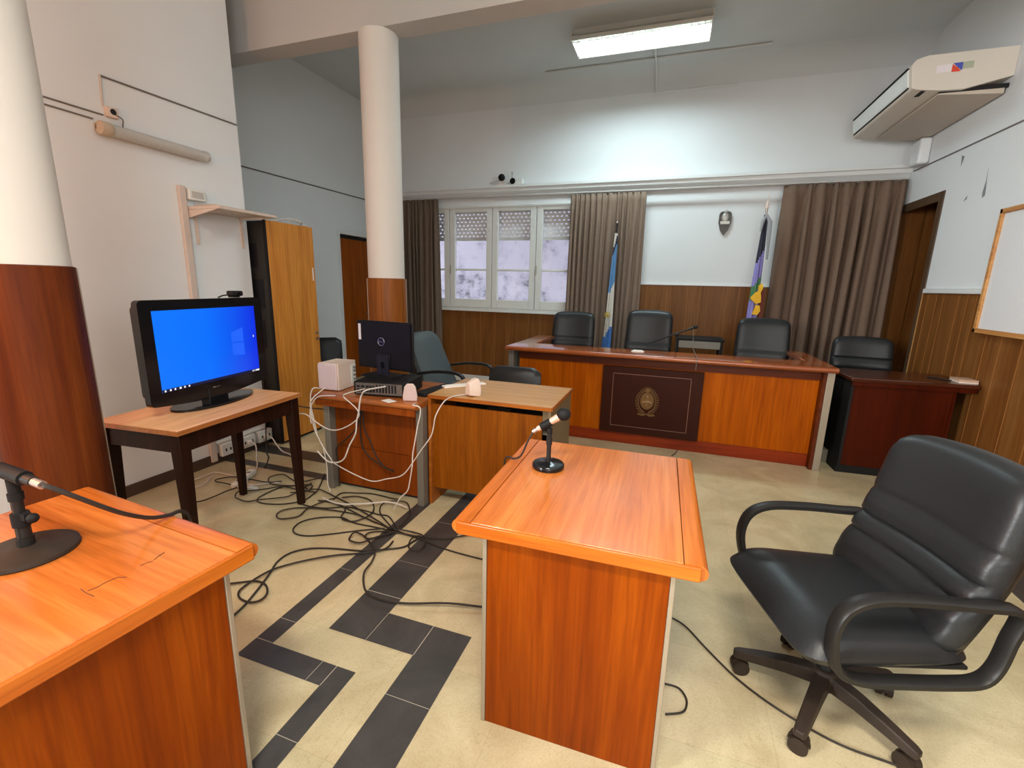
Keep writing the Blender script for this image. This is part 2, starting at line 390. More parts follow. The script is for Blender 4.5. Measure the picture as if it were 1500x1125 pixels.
# ------------------------------------------------------------------ room shell
def build_room():
    f = MB()
    f.quad((XLB-.3, YF-.2, 0), (3.9, YF-.2, 0), (3.9, YB+.2, 0), (XLB-.3, YB+.2, 0), 0)
    e = .0012; J = .0022
    def strip(x0, x1, y0, y1): f.quad((x0,y0,e),(x1,y0,e),(x1,y1,e),(x0,y1,e),1)
    def joint(x0, x1, y0, y1): f.quad((x0,y0,2*e),(x1,y0,2*e),(x1,y1,2*e),(x0,y1,2*e),2)
    # wide band
    strip(-1.304, -1.112, 1.385, 2.895); strip(-1.304, -.693, 1.385, 1.56) if False else None
    strip(-1.112, -.693, 1.385, 1.56); strip(-.879, -.693, YF, 1.385)
    strip(XL, -1.112, 2.895, 3.06)
    # narrow band
    strip(-1.552, -1.463, 1.135, 2.625); strip(-1.463, -1.042, 1.135, 1.232); strip(-1.132, -1.042, YF, 1.135)
    strip(XL, -1.463, 2.625, 2.715)
    for y in (1.93, 2.38): joint(-1.304, -1.112, y, y+J)
    joint(-1.304, -1.112, 1.66, 1.66+J*1.5); joint(-1.112, -1.112+J, 1.385, 1.56); joint(-.879, -.879+J*1.5, 1.385, 1.56)
    joint(-.879, -.693, 1.19, 1.19+J); joint(-.879, -.693, .86, .86+J)
    for y in (1.36, 1.76, 2.2): joint(-1.552, -1.463, y, y+J)
    joint(-1.552, -1.463, 1.232, 1.232+J*1.5); joint(-1.20, -1.20+J, 1.135, 1.232); joint(-1.132, -1.132+J*1.5, 1.135, 1.232)
    joint(-1.132, -1.042, .93, .93+J)
    # mirrored band on the far side of the room
    strip(1.80, 1.98, YF, 4.1)
    struct(f.build('floor', ['floor', 'floordark', 'joint']))
    c = MB(); c.box(XLB-.3, 3.9, YF-.2, YB+.2, ZC_, ZC_+.1); struct(c.build('ceiling', 'ceil'))
    # cove between ceiling and back wall
    cv = MB(); prof = [(YB, 3.88), (YB, 4.1), (YB-.25, 4.1)]+[(YB-.25+.25*sin(a)*1.0, 4.1-.22*(1-cos(a))) for a in [radians(d) for d in (15, 30, 45, 60, 75, 88)]]
    cv.prism(prof, 'x', XLB, XR, smooth=True); struct(cv.build('trim_cove', 'ceil'))
    b = MB(); b.box(XLB, XR, 3.31, 3.5, 3.35, ZC_); struct(b.build('beam', 'beam'))
    # left near wall (solid block), back-left wall, front wall
    w = MB(); w.box(XLB-.3, XL, YF-.2, YE, 0, ZC_); struct(w.build('wall_left', 'wall'))
    w = MB(); w.box(XLB-.3, XLB, YE, 5.63, 0, ZC_); w.box(XLB-.3, XLB, 5.63, 6.38, 2.17, ZC_); w.box(XLB-.3, XLB, 6.38, YB+.2, 0, ZC_)
    struct(w.build('wall_left_rear', 'wall'))
    w = MB(); w.box(XL, XR, YF-.2, YF, 0, ZC_); struct(w.build('wall_front', 'wall'))
    # back wall with window opening
    wx0, wx1, wz0, wz1 = -3.95, -1.22, 1.13, 2.62
    w = MB(); w.box(XLB, wx0, YB, YB+.22, 0, ZC_); w.box(wx1, XR, YB, YB+.22, 0, ZC_); w.box(wx0, wx1, YB, YB+.22, 0, wz0); w.box(wx0, wx1, YB, YB+.22, wz1, ZC_)
    struct(w.build('wall_back', 'wall'))
    # right wall with opening, hairline chips of plaster
    w = MB(); w.box(XR, XR+.22, YF-.2, 5.6, 0, ZC_); w.box(XR, XR+.22, 5.6, YB, 2.46, ZC_)
    for pts in ([(5.005, 2.53), (4.985, 2.42), (4.965, 2.30), (5.0, 2.285), (5.01, 2.33), (4.995, 2.42)], [(5.27, 2.30), (5.22, 2.315), (5.22, 2.35), (5.25, 2.32)], [(5.45, 2.72), (5.40, 2.70), (5.43, 2.62)]):
        w.add([(XR-.001, y, z) for y, z in pts], [tuple(range(len(pts)))], 1)
    struct(w.build('wall_right', ['wall', 'scuff']))
    # passage behind the opening
    w = MB(); w.box(XR+.22, 3.8, YB, YB+.2, 0, 2.7); w.box(3.7, 3.9, 4.6, YB, 0, 2.7); w.box(XR+.22, 3.9, 4.4, 4.6, 0, 2.7); w.box(XR+.22, 3.9, 4.4, YB+.2, 2.7, 2.8)
    struct(w.build('wall_passage', 'panel'))
    w = MB(); w.box(XR, XR+.22, YB-.02, YB, 0, 2.46); struct(w.build('trim_passage_reveal', 'panel'))
    w = MB(); w.box(XR-.012, XR+.005, 5.6, 5.68, 0, 2.46); w.box(XR-.012, XR+.005, 5.68, YB-.03, 2.375, 2.46); struct(w.build('trim_opening_casing', 'casing', bevel=.003))
    w = MB(); w.box(XR-.018, XR, 5.588, 5.6, 0, 1.53); w.box(XR-.03, XR-.016, YB-.06, YB-.02, 0.4, 1.62); struct(w.build('trim_opening_edge', 'brownstrip'))
    # panelling
    p = MB(); p.box(XLB+.02, XR, YB-.012, YB-.001, .10, 1.115); p.box(-1.2, XR-.02, YB-.012, YB-.001, 1.115, 1.55)
    for x, z1 in ((-3.46,1.11),(-3.24,1.11),(-3.03,1.11),(-2.76,1.11),(-2.52,1.11),(-2.29,1.11),(-2.17,1.11),(-1.99,1.11),(-1.82,1.11),(-1.6,1.11),(-.34,1.545),(-.084,1.545),(.172,1.545),(.322,1.545),(.64,1.545),(.78,1.545),(1.02,1.545)):
        p.box(x-.003, x+.003, YB-.014, YB-.012, .12, z1, 1)
    p.box(-3.5, -1.5, YB-.016, YB-.012, .275, .285, 1)
    struct(p.build('trim_back_panelling', ['panel', 'panel_line']))
    p = MB(); p.box(-.55, 1.3, YB-.02, YB, 1.55, 1.565); p.box(-3.55, -1.5, YB-.03, YB, 0, .1); struct(p.build('trim_back_rail', 'whitetrim'))
    p = MB(); p.box(XR-.012, XR-.001, YF, 5.588, 0, 1.515)
    for y in (5.49, 5.33, 5.21, 4.98, 4.85, 4.73, 4.5, 4.32, 4.1, 3.85, 3.7, 3.4, 3.1, 2.8):
        p.box(XR-.014, XR-.012, y-.003, y+.003, 0, 1.51, 1)
    struct(p.build('trim_right_panelling', ['panel', 'panel_line']))
    p = MB(); p.box(XR-.03, XR, YF, 5.575, 1.515, 1.56); struct(p.build('trim_right_rail', 'whitetrim', bevel=.006))
    # pelmet ledge across the back wall
    p = MB(); p.prism([(YB, 2.745), (YB, 2.868), (YB-.13, 2.868), (YB-.13, 2.835), (YB-.11, 2.828), (YB-.10, 2.79), (YB-.075, 2.775), (YB-.06, 2.745)], 'x', XLB+.01, XR-.001); struct(p.build('trim_ledge', 'whitetrim'))
    # skirting of the left wall
    p = MB(); p.box(XL, XL+.014, YF, YE, 0, .085); struct(p.build('baseboard_left', 'baseboard', bevel=.004))
    # columns
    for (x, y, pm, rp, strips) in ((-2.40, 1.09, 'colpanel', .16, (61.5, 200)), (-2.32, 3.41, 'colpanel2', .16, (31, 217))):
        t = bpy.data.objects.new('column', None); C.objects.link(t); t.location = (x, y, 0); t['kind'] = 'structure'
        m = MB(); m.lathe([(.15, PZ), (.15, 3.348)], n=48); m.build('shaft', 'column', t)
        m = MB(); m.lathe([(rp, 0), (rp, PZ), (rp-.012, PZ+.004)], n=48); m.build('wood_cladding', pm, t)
        for a in [radians(q) for q in strips]:
            m = MB(); m.tube([(rp*cos(a), rp*sin(a), .02), (rp*cos(a), rp*sin(a), PZ-.002)], .004, 8); m.build('edge_strip', 'steel', t)
    # rear-left door
    d = bpy.data.objects.new('door_1', None); C.objects.link(d); d['kind'] = 'structure'
    m = MB(); m.box(XLB-.10, XLB-.06, 5.632, 6.378, .005, 2.12); m.build('door_leaf', 'door', d, bevel=.003)
    m = MB(); m.box(XLB-.14, XLB-.10, 5.6, 6.4, 0, 2.2); m.box(XLB-.10, XLB-.05, 5.632, 6.378, 2.12, 2.17); m.build('door_backing', 'darkgap', d)  # near-black head strip and unseen backing, added to block light behind the leaf
    m = MB(); m.box(XLB-.06, XLB+.012, 5.58, 5.632, 0, 2.22); m.box(XLB-.06, XLB+.012, 6.378, 6.43, 0, 2.22); m.box(XLB-.06, XLB+.012, 5.632, 6.378, 2.168, 2.22)
    m.build('door_frame', 'whitetrim', d, bevel=.003)
    m = MB(); m.tube([(XLB-.06, 6.28, 1.02), (XLB-.01, 6.28, 1.02), (XLB-.01, 6.19, 1.02)], .009); m.build('door_handle', 'silver', d)
    # dais behind the judges' bench
    m = MB(); m.box(-1.62, 2.28, 4.6, YB-.04, 0, .12); struct(m.build('floor_dais', 'dais'))
    # window: fixed frame, four sashes, panes, shutter
    wn = bpy.data.objects.new('window_1', None); C.objects.link(wn); wn['kind'] = 'structure'
    m = MB(); y0, y1 = YB-.015, YB+.07
    m.box(wx0, wx1, y0, y1, wz0, wz0+.025); m.box(wx0, wx1, y0, y1, wz1-.03, wz1); m.box(wx0, wx0+.02, y0, y1, wz0, wz1); m.box(wx1-.02, wx1, y0, y1, wz0, wz1)
    m.build('window_frame', 'window_paint', wn, bevel=.004)
    m = MB(); m.box(wx0-.06, wx1+.06, YB-.055, YB, wz0-.03, wz0); m.build('window_sill', 'window_paint', wn, bevel=.005)
    for i, (a, b_) in enumerate(((-3.93, -3.275), (-3.265, -2.585), (-2.575, -1.915), (-1.905, -1.24))):
        s = MB(); za, zb = wz0+.027, wz1-.032; st = .085
        s.box(a, a+st, YB-.03, YB+.03, za, zb); s.box(b_-st, b_, YB-.03, YB+.03, za, zb)
        s.box(a+st, b_-st, YB-.03, YB+.03, za, za+.125); s.box(a+st, b_-st, YB-.03, YB+.03, zb-.05, zb)
        s.box(a+st, b_-st, YB-.02, YB+.02, 1.70, 1.73)
        so = s.build('sash', 'window_paint', wn, bevel=.005)
        g = MB(); g.box(a+st-.005, b_-st+.005, YB+.002, YB+.006, za+.12, zb-.045); g.build('pane', 'glass', so)
        if i in (1, 3):
            h = MB(); h.box(a-.012+.02, a+.018, YB-.045, YB-.03, 1.66, 1.78); h.tube([(a+.013, YB-.04, 1.72), (a+.013, YB-.06, 1.72), (a+.013, YB-.06, 1.64)], .006); h.build('handle', 'steel', so)
    s = MB(); s.box(wx0, wx1, YB+.12, YB+.125, 2.19, wz1, 0)
    s.box(wx0, wx1, YB+.112, YB+.12, 2.145, 2.19, 1)
    s.build('roller_shutter', ['shutter', 'shutterslat'], wn)
    # neighbouring wall outside
    w = MB(); w.box(-8, 3, 8.6, 8.8, -2, 6.5); struct(w.build('wall_outside', 'exterior'))
build_room()

# ------------------------------------------------------------------ curtains
def curtain(x0, x1, z0, z1, y, folds, mat, label, amp=.035, flare=0, seed=1, group='curtains on the back rail'):
    rnd = random.Random(seed); m = MB(); nx = folds*12; nz = 26
    ph = [rnd.uniform(.5, 1.45) for _ in range(folds+1)]; off = [rnd.uniform(-.012, .012) for _ in range(folds+1)]
    wd = [rnd.choice((.55, .8, 1.0, 1.25, 1.7)) for _ in range(folds)]; tot = sum(wd); edge = [0]
    for w_ in wd: edge.append(edge[-1]+w_/tot)
    rows = []
    for k in range(nz+1):
        v = k/nz; z = z1+(z0-z1)*v; row = []
        for i in range(nx+1):
            fi = i/nx*folds; jj = min(int(fi), folds-1); u = edge[jj]+(edge[jj+1]-edge[jj])*(fi-jj); j = min(int(fi), folds-1)
            am = ph[j]*(1-(fi-j))+ph[j+1]*(fi-j); of = off[j]*(1-(fi-j))+off[j+1]*(fi-j)
            a = amp*am*(min(1, .35+v*3))
            # pleated heading: tight extra pinches near the top
            pin = .012*sin(fi*4*pi)*max(0, 1-v*9)
            yy = y+a*cos(fi*2*pi+.5*sin(v*3+j))+pin
            xx = x0+(x1-x0)*u+of*v*2+.012*sin(fi*4*pi+1)*min(1, v*2)
            xx = (x0+x1)/2+(xx-(x0+x1)/2)*(1+flare*v)
            row.append((xx, yy, z))
        rows.append(row)
    n = nx+1; vs = [p for r in rows for p in r]
    m.add(vs, [(k*n+i, k*n+i+1, (k+1)*n+i+1, (k+1)*n+i) for k in range(nz) for i in range(nx)], 0, True)
    o = m.build('curtain', mat, sharp=180)
    so = o.modifiers.new('thick', 'SOLIDIFY'); so.thickness = .006
    return tag(o, label, 'curtain', group)
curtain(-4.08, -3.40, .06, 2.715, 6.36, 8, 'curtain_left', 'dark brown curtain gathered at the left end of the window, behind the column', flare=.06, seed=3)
curtain(-1.415, -.44, .15, 2.70, 6.37, 13, 'curtain', 'taupe pleated curtain hanging between the window and the white wall panel', amp=.03, seed=5)
curtain(1.10, 2.285, .15, 2.705, 6.36, 9, 'curtain_dark', 'wide brown curtain with deep folds beside the corner opening on the right', amp=.06, seed=9)
r = MB(); r.box(-4.1, XR-.03, 6.35, 6.385, 2.712, 2.73); 
tag(r.build('curtain_rail', 'rail', bevel=.003), 'long pale curtain rail fixed under the white ledge of the back wall', 'curtain rail')

# ------------------------------------------------------------------ lamps
def ceiling_lamp(name, label, x0, x1, y0, y1, strength, on=True):
    t = thing(name, label, 'ceiling light', ((x0+x1)/2, (y0+y1)/2, 3.96)); hx, hy = (x1-x0)/2, (y1-y0)/2
    m = MB(); m.box(-hx, hx, -hy*.55, hy*.55, .085, .14)
    m.prism([(-hy, 0), (-hy, .03), (-hy*.55, .09), (hy*.55, .09), (hy, .03), (hy, 0), (hy-.012, 0), (hy-.012, .026), (hy*.5, .08), (-hy*.5, .08), (-hy+.012, .026), (-hy+.012, 0)], 'x', -hx, hx)
    m.box(-hx-.01, -hx, -hy, hy, 0, .09); m.box(hx, hx+.01, -hy, hy, 0, .09)
    m.build('housing', 'whiteplastic', t)
    for s in (-.5, .5):
        m = MB(); m.tube([(-hx+.03, s*hy, .04), (hx-.03, s*hy, .04)], .016, 14); m.build('tube_lamp', 'tube', t)
    m = MB(); k = int((x1-x0)/.06)
    for i in range(1, k):
        x = -hx+2*hx*i/k; m.box(x-.0015, x+.0015, -hy+.02, hy-.02, .002, .03)
    for y in (-.33, .0, .33): m.box(-hx, hx, y*hy*2-.0015 if y else -.002, y*hy*2+.0015 if y else .002, .002, .032)
    m.build('louvre', 'whiteplastic', t)
    return t
ceiling_lamp('ceiling_lamp', 'lit louvred fluorescent ceiling light above the judges bench', -1.22, .11, 5.18, 5.60, 1)

# unlit wall batten on the left wall
t = thing('wall_lamp', 'unlit fluorescent batten lamp with clear cover on the left wall', 'wall light', (XL, 2.04, 2.385))
m = MB(); m.box(0, .03, 0, .68, -.012, .03); m.build('backplate', 'beige', t, bevel=.004)
m = MB(); m.lathe([(.036, .05), (.036, .675)], (.052, 0, 0), 20, axis='y'); m.build('cover', 'greyduct', t)
m = MB(); m.lathe([(.037, 0), (.040, .005), (.040, .06), (.037, .065)], (.052, 0, 0), 20, axis='y'); m.build('end_cap', 'beige', t)
m = MB(); m.lathe([(.037, .66), (.039, .665), (.039, .69), (.034, .70)], (.052, 0, 0), 20, axis='y'); m.build('end_cap', 'greyduct', t)

# ------------------------------------------------------------------ small things on the left wall
def wall_cable(name, label, pts, r, mat, cat='cable', group=None):
    m = MB(); m.tube(pts, r, 6); return tag(m.build(name, mat), label, cat, group)
xw = XL+.006
wall_cable('wall_cable', 'grey cable running along the left wall above the batten lamp', [(xw, 2.12, 2.70), (xw, 3.06, 2.71)], .006, 'cable_grey')
wall_cable('wall_cable', 'thin pale cable dropping to the small junction box on the left wall', [(xw, 2.115, 2.705), (xw, 2.105, 2.53)], .005, 'beigelight')
wall_cable('wall_cable', 'upper of two parallel cables behind the near column on the left wall', [(xw, .9, 2.48), (xw, 2.10, 2.475)], .005, 'cable_grey')
wall_cable('wall_cable', 'lower of two parallel cables behind the near column on the left wall', [(xw, .9, 2.445), (xw, 2.04, 2.435)], .005, 'cable_grey')
wall_cable('wall_cable', 'grey cable along the recessed rear wall at the left, above the door', [(XLB+.006, 3.4, 2.70), (XLB+.006, 6.45, 2.735)], .008, 'cable_grey')
wall_cable('wall_cable', 'thin dark cable running along the right wall under the air conditioner', [(XR-.006, 6.35, 2.79), (XR-.006, 3.9, 2.755)], .006, 'cable_grey')
t = thing('junction_box', 'small open junction box with a dark hole above the wall batten lamp', 'junction box', (XL, 2.14, 2.50))
m = MB(); m.box(0, .03, -.03, .035, -.03, .03); m.build('box', 'creamplastic', t, bevel=.004)
m = MB(); m.lathe([(.018, .0305), (.016, .033)], (0, .006, .004), 14, axis='x'); m.build('hole', 'darkgap', t)
m = MB(); m.tube([(.03, .02, -.01), (.045, .045, -.03), (.03, .05, -.06), (.03, .05, -.09)], .004, 6, spline=4); m.build('wire', 'cable_grey', t)
m = MB(); m.box(XL, XL+.03, 2.505, 2.555, .03, 2.15); tag(m.build('conduit', 'beigelight', bevel=.004), 'tall pale conduit strip running down the left wall beside the shelf', 'conduit')
t = thing('switch_box', 'white surface outlet box mounted just above the wall shelf', 'outlet', (XL, 2.63, 2.10))
m = MB(); m.box(0, .045, -.065, .065, -.04, .04); m.build('box', 'whiteplastic', t, bevel=.006)
m = MB(); m.box(.045, .05, -.045, .045, -.022, .022); m.build('face_plate', 'greyduct', t, bevel=.002)
t = thing('wall_shelf', 'small cream shelf on two brackets on the left wall', 'shelf', (XL, 2.56, 1.99))
m = MB(); m.box(0, .33, 0, .52, 0, .022); m.build('plank', 'beigelight', t, bevel=.003)
m = MB(); m.prism([(0, -.062), (0, -.001), (.315, -.001)], 'y', .0, .016); m.build('gusset', 'beigelight', t)
for y in (.05, .44):
    m = MB(); m.box(0, .008, y, y+.025, -.24, 0); m.box(0, .25, y, y+.025, -.012, -.001); m.build('bracket', 'creamplastic', t, bevel=.001)
m = MB(); m.box(XL+.03, XL+.24, 2.60, 2.78, 2.014, 2.028); tag(m.build('board_offcut', 'beige', bevel=.003), 'thin beige board lying on the wall shelf', 'board')
for i, (y0, lab) in enumerate(((2.58, 'white outlet box low on the left wall, nearest to the conduit strip'), (2.76, 'middle white outlet box low on the left wall under the television table'), (2.94, 'white outlet box low on the left wall nearest to the cabinet'))):
    t = thing('outlet_box', lab, 'outlet', (XL, y0, .105), group='outlet boxes on the left wall')
    m = MB(); m.box(0.001, .05, 0, .15, -.05, .055); m.build('box', 'whiteplastic', t, bevel=.006)
    for yy in (.04, .08, .115):
        m = MB(); m.box(.05, .052, yy-.006, yy+.006, -.012, .012); m.build('socket_hole', 'matteblack', t)
m = MB(); m.box(XL+.001, XL+.028, 2.56, 3.05, .165, .185); tag(m.build('cable_trunking', 'whiteplastic', bevel=.003), 'white cable trunking strip above the low outlet boxes', 'trunking')
def plug(name, label, y, pts):
    t = thing(name, label, 'plug', (0, 0, 0)); m = MB(); m.box(XL+.053, XL+.085, y-.018, y+.018, .085, .125); m.build('plug_body', 'whiteplastic', t, bevel=.006)
    m = MB(); m.tube(pts, .0055, 7, spline=5); m.build('lead', 'cable_white', t)
plug('power_plug', 'white plug in the middle low outlet with its lead falling to the floor strip', 2.83, [(XL+.085, 2.83, .105), (XL+.13, 2.83, .09), (XL+.17, 2.80, .03), (-3.22, 2.74, .009), (-3.12, 2.66, .009), (-3.03, 2.57, .02)])
plug('power_plug', 'white plug nearest to the cabinet with its lead curling down to the floor', 3.0, [(XL+.085, 3.0, .12), (XL+.14, 3.0, .10), (-3.24, 2.98, .05), (-3.16, 2.96, .009), (-3.05, 2.93, .009), (-2.93, 2.86, .009), (-2.80, 2.72, .009)])

# ------------------------------------------------------------------ cabinet
t = thing('cabinet', 'tall oak cabinet with black side standing at the end of the left wall', 'cabinet', (-3.60, 3.38, 0))
m = MB(); m.box(-.32, .285, -.275, .275, .02, 1.985); m.box(-.30, .27, -.26, .26, 0, .02); m.build('body', 'cabdark', t, bevel=.004)
m = MB(); m.box(.287, .309, -.262, .272, .03, 1.99); m.build('door', 'cab', t, bevel=.003); dr = t.children[-1]
m = MB(); m.box(.285, .309, -.276, -.263, .02, 1.99); m.build('edge_strip', 'matteblack', t)
m = MB(); m.lathe([(.012, .309), (.012, .322)], (0, .235, 1.0), 12, axis='x'); m.build('lock', 'silver', dr)
m = MB(); m.box(.309, .318, .222, .25, .93, .955); m.build('latch', 'silver', dr)
m = MB(); m.box(.309, .311, .235, .25, 1.50, 1.62); m.build('sticker', 'white_sticker', dr)
m = MB()
for (x0, x1, z0, z1) in ((-.05, .22, .9, 1.15), (-.02, .24, 1.25, 1.5), (-.05, .2, 1.6, 1.8)):
    m.box(x0, x1, -.279, -.275, z0, z1)
m.build('side_plate', 'monitorback', t, bevel=.001)
m = MB(); m.tube([(-3.32, 3.40, 1.99+.012), (-3.40, 3.5, 2.03), (-3.42, 3.62, 2.04), (-3.36, 3.66, 2.0), (-3.30, 3.6, 1.998)], .006, 7, spline=6)
m.tube([(-3.45, 3.3, 1.997), (-3.38, 3.45, 2.045), (-3.34, 3.58, 2.03), (-3.42, 3.62, 1.998)], .005, 7, spline=6)
tag(m.build('loose_cable', 'cable_white'), 'loose pale cable coil lying on top of the tall cabinet', 'cable')

# ------------------------------------------------------------------ TV table, TV
t = thing('side_table', 'small dark-legged table with tan top carrying the television', 'table', (-2.49, 1.845, 0), radians(4.7))
L_, W_ = .427, .263
m = MB(); m.box(-W_-.01, W_+.01, -L_, L_, .757, .779); m.build('tabletop', 'tvtop', t, bevel=.003)
m = MB(); m.box(W_+.01, W_+.018, -L_, L_, .755, .779); m.box(-W_-.01, W_+.018, -L_-.008, -L_, .755, .779); m.build('edge_band', 'tvedge', t, bevel=.002)
m = MB(); a = .03
m.box(W_-.03, W_-.01, -L_+.05, L_-.05, .655, .757); m.box(-W_+.01, -W_+.03, -L_+.05, L_-.05, .655, .757)
m.box(-W_+.03, W_-.03, -L_+.02, -L_+.04, .655, .757); m.box(-W_+.03, W_-.03, L_-.04, L_-.02, .655, .757)
m.build('apron', 'walnut', t, bevel=.003)
for sx in (-1, 1):
    for sy in (-1, 1):
        cx_, cy_ = sx*(W_-.032), sy*(L_-.042); h1, h0 = .032, .019
        m = MB(); ox, oy = sx*.010, sy*.010
        v = [(cx_+ox+i*h0, cy_+oy+j*h0, 0) for i, j in ((-1,-1),(1,-1),(1,1),(-1,1))]+[(cx_+i*h1, cy_+j*h1, .756) for i, j in ((-1,-1),(1,-1),(1,1),(-1,1))]
        m.add(v, [(3,2,1,0),(4,5,6,7),(0,1,5,4),(1,2,6,5),(2,3,7,6),(3,0,4,7)]); m.build('leg', 'walnut', t, bevel=.004)

t = thing('television', 'black flat screen television showing a blue desktop on the small table', 'television', (-2.543, 1.923, .7795), radians(8))
# local: +x faces the viewer, y along the screen (left to right as seen)
hw = .415
def rr_poly(y0, y1, z0, z1, r, sag=0, n=5):
    P = []
    for cy_, cz_, a0 in ((y1-r, z0+r, -90), (y1-r, z1-r, 0), (y0+r, z1-r, 90), (y0+r, z0+r, 180)):
        for k in range(n+1):
            a_ = radians(a0+90*k/n); P.append((cy_+r*cos(a_), cz_+r*sin(a_)))
    if sag:
        bot = [(y0+r+(y1-y0-2*r)*k/10, z0-sag*sin(pi*k/10)) for k in range(1, 10)]
        P += bot
    return P
m = MB(); P = rr_poly(-hw, hw, .062, .606, .025, .03); m.prism(P, 'x', -.004, .03); m.prism(rr_poly(-hw+.04, hw-.04, .09, .58, .03), 'x', -.065, -.004)
m.prism(rr_poly(-.25, .25, .12, .52, .03), 'x', -.10, -.065); m.build('casing', 'glossblack', t, bevel=.004); tvc = t.children[-1]
m = MB(); v = [(.0312, -.348, .128), (.0312, .348, .128), (.0312, .348, .552), (.0312, -.348, .552)]; 
sc = MB()
# screen built in its own frame so its gradient runs left to right
sc.quad((-.348, 0, -.212), (.348, 0, -.212), (.348, 0, .212), (-.348, 0, .212)); so = sc.build('screen', 'screen', t); so.location = (.0312, 0, .34); so.rotation_euler = (0, 0, radians(90))
sc = MB(); sc.quad((-.348, 0, -.212), (.348, 0, -.212), (.348, 0, -.196), (-.348, 0, -.196)); o = sc.build('taskbar', 'screenbar', so); o.location = (0, -.0006, 0)
for i, xx in enumerate((-.335, -.305, -.278, -.248, -.220, -.192, .285, .302, .315)):
    w_ = (.009, .009, .009, .012, .009, .009, .008, .006, .03)[i]
    sc = MB(); sc.quad((xx, 0, -.209), (xx+w_, 0, -.209), (xx+w_, 0, -.199), (xx, 0, -.199)); o = sc.build('screen_icon', 'screenicon', so); o.location = (0, -.0012, 0)
sc = MB(); sc.add([(.318, 0, .03), (.326, 0, .018), (.321, 0, .016), (.318, 0, .01)], [(0, 1, 2, 3)]); o = sc.build('screen_cursor', 'screenicon', so); o.location = (0, -.0012, 0)
sc = MB()
sc.quad((.14, 0, -.08), (.236, 0, -.09), (.236, 0, -.01), (.14, 0, -.006)); sc.quad((.14, 0, .0), (.236, 0, -.004), (.236, 0, .082), (.14, 0, .058))
o = sc.build('screen_glow', 'glowpane', so); o.location = (0, -.0004, 0)
m = MB(); m.prism([(.13*cos(a)*1.0, .27*sin(a)) for a in [2*pi*k/40 for k in range(40)]], 'z', 0.0005, .014); m.build('stand_base', 'glossblack', t, bevel=.005)
m = MB(); m.prism([(-.04, -.055), (.035, -.07), (.035, .07), (-.04, .055)], 'z', .012, .09); m.build('stand_neck', 'glossblack', t, bevel=.006)
m = MB(); m.lathe([(.010, .030), (.010, .0318)], (0, -.022, .088), 18, axis='x'); m.build('badge', 'silver', tvc)
lettering('brand_lettering', 'LG', .022, 'silver', tvc, (.0315, .006, .088), (radians(90), 0, radians(90)))
m = MB(); m.tube([(-.10, -.1, .008), (.0, -.13, .009), (.09, -.12, .018)], .002, 5); m.box(.06, .105, -.19, -.187, .014, .0155); m.box(.07, .1, -.2, -.175, .014, .0152)
m.build('base_mark', 'matteblack', t)
t = thing('webcam', 'small black webcam clipped on the top of the television', 'webcam', (-2.58, 2.16, 1.387), radians(8))
m = MB(); m.box(-.02, .025, -.045, .045, .008, .04); m.build('body', 'matteblack', t, bevel=.008)
m = MB(); m.lathe([(.011, .026), (.010, .031)], (0, 0, .024), 14, axis='x'); m.build('lens', 'glossblack', t)
m = MB(); m.box(-.03, .02, -.02, .02, 0, .01); m.tube([(-.02, -.04, .014), (-.02, -.07, .012), (-.05, -.075, .0)], .004, 6); m.build('clip', 'matteblack', t)

# ------------------------------------------------------------------ varnished speaker desks (two alike)
def speaker_desk(label, loc, rz):
    t = thing('speaker_desk', label, 'desk', loc, rz, 'varnished speaker desks')
    hx = .382; d = .84
    def bull(y): pass
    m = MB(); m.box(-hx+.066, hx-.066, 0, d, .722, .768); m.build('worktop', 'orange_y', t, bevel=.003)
    for s in (-1, 1):
        x0, x1 = s*(hx-.064), s*hx
        P = [(x0, .722), (x0, .768)]+[(x1-s*.023+s*.023*cos(a), .745+.023*sin(a)) for a in [radians(90-180*k/10) for k in range(11)]]
        m = MB(); m.prism(P, 'y', 0.001, d-.001, smooth=True); m.build('side_strip', 'orange_edge_y', t)
    m = MB(); m.box(-hx+.02, hx-.02, -.010, 0, .723, .767); m.build('front_lip', 'orange_x', t, bevel=.004)
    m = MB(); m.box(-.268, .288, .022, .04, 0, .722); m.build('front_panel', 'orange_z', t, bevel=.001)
    for s, x in ((-1, -.2685), (1, .2885)):
        m = MB(); m.box(min(x, x+s*.014), max(x, x+s*.014), .018, .05, 0, .722); m.build('edge_trim', 'steel', t, bevel=.002)
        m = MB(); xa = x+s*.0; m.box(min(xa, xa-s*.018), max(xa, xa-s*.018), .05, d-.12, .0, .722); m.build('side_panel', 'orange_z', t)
    return t
d1 = speaker_desk('varnished cherry desk with a microphone standing alone in the middle of the floor', (-.222, 1.205, 0), radians(1))
d2 = speaker_desk('bright orange varnished desk in the near left corner with a round-base microphone', (-1.09, .50, 0), radians(90-4.2))

bpy.context.view_layer.update()
inv = d2.matrix_world.inverted(); m = MB()
for st, w_ in (([(-1.2445, .7466), (-1.2402, .7277), (-1.2342, .7134)], .0022), ([(-1.2312, .708), (-1.2381, .6956), (-1.2402, .6821)], .0016), ([(-1.2205, .6384), (-1.2405, .6307), (-1.2457, .6087), (-1.2434, .5903), (-1.2484, .5724)], .0024), ([(-1.2717, .5714), (-1.2428, .5666), (-1.2116, .5657)], .0016)):
    pp = [inv @ Vector((x, y, .7684)) for x, y in st]; k_ = len(pp)
    m.band(pp, .0012, w_, (0, 0, 1))
m.build('scratch_mark', 'scratch', d2)
def cable_tube(name, label, pts, r, mat, group=None, cat='cable', spline=6, n=7):
    m = MB(); m.tube(pts, r, n, spline=spline); return tag(m.build(name, mat), label, cat, group)

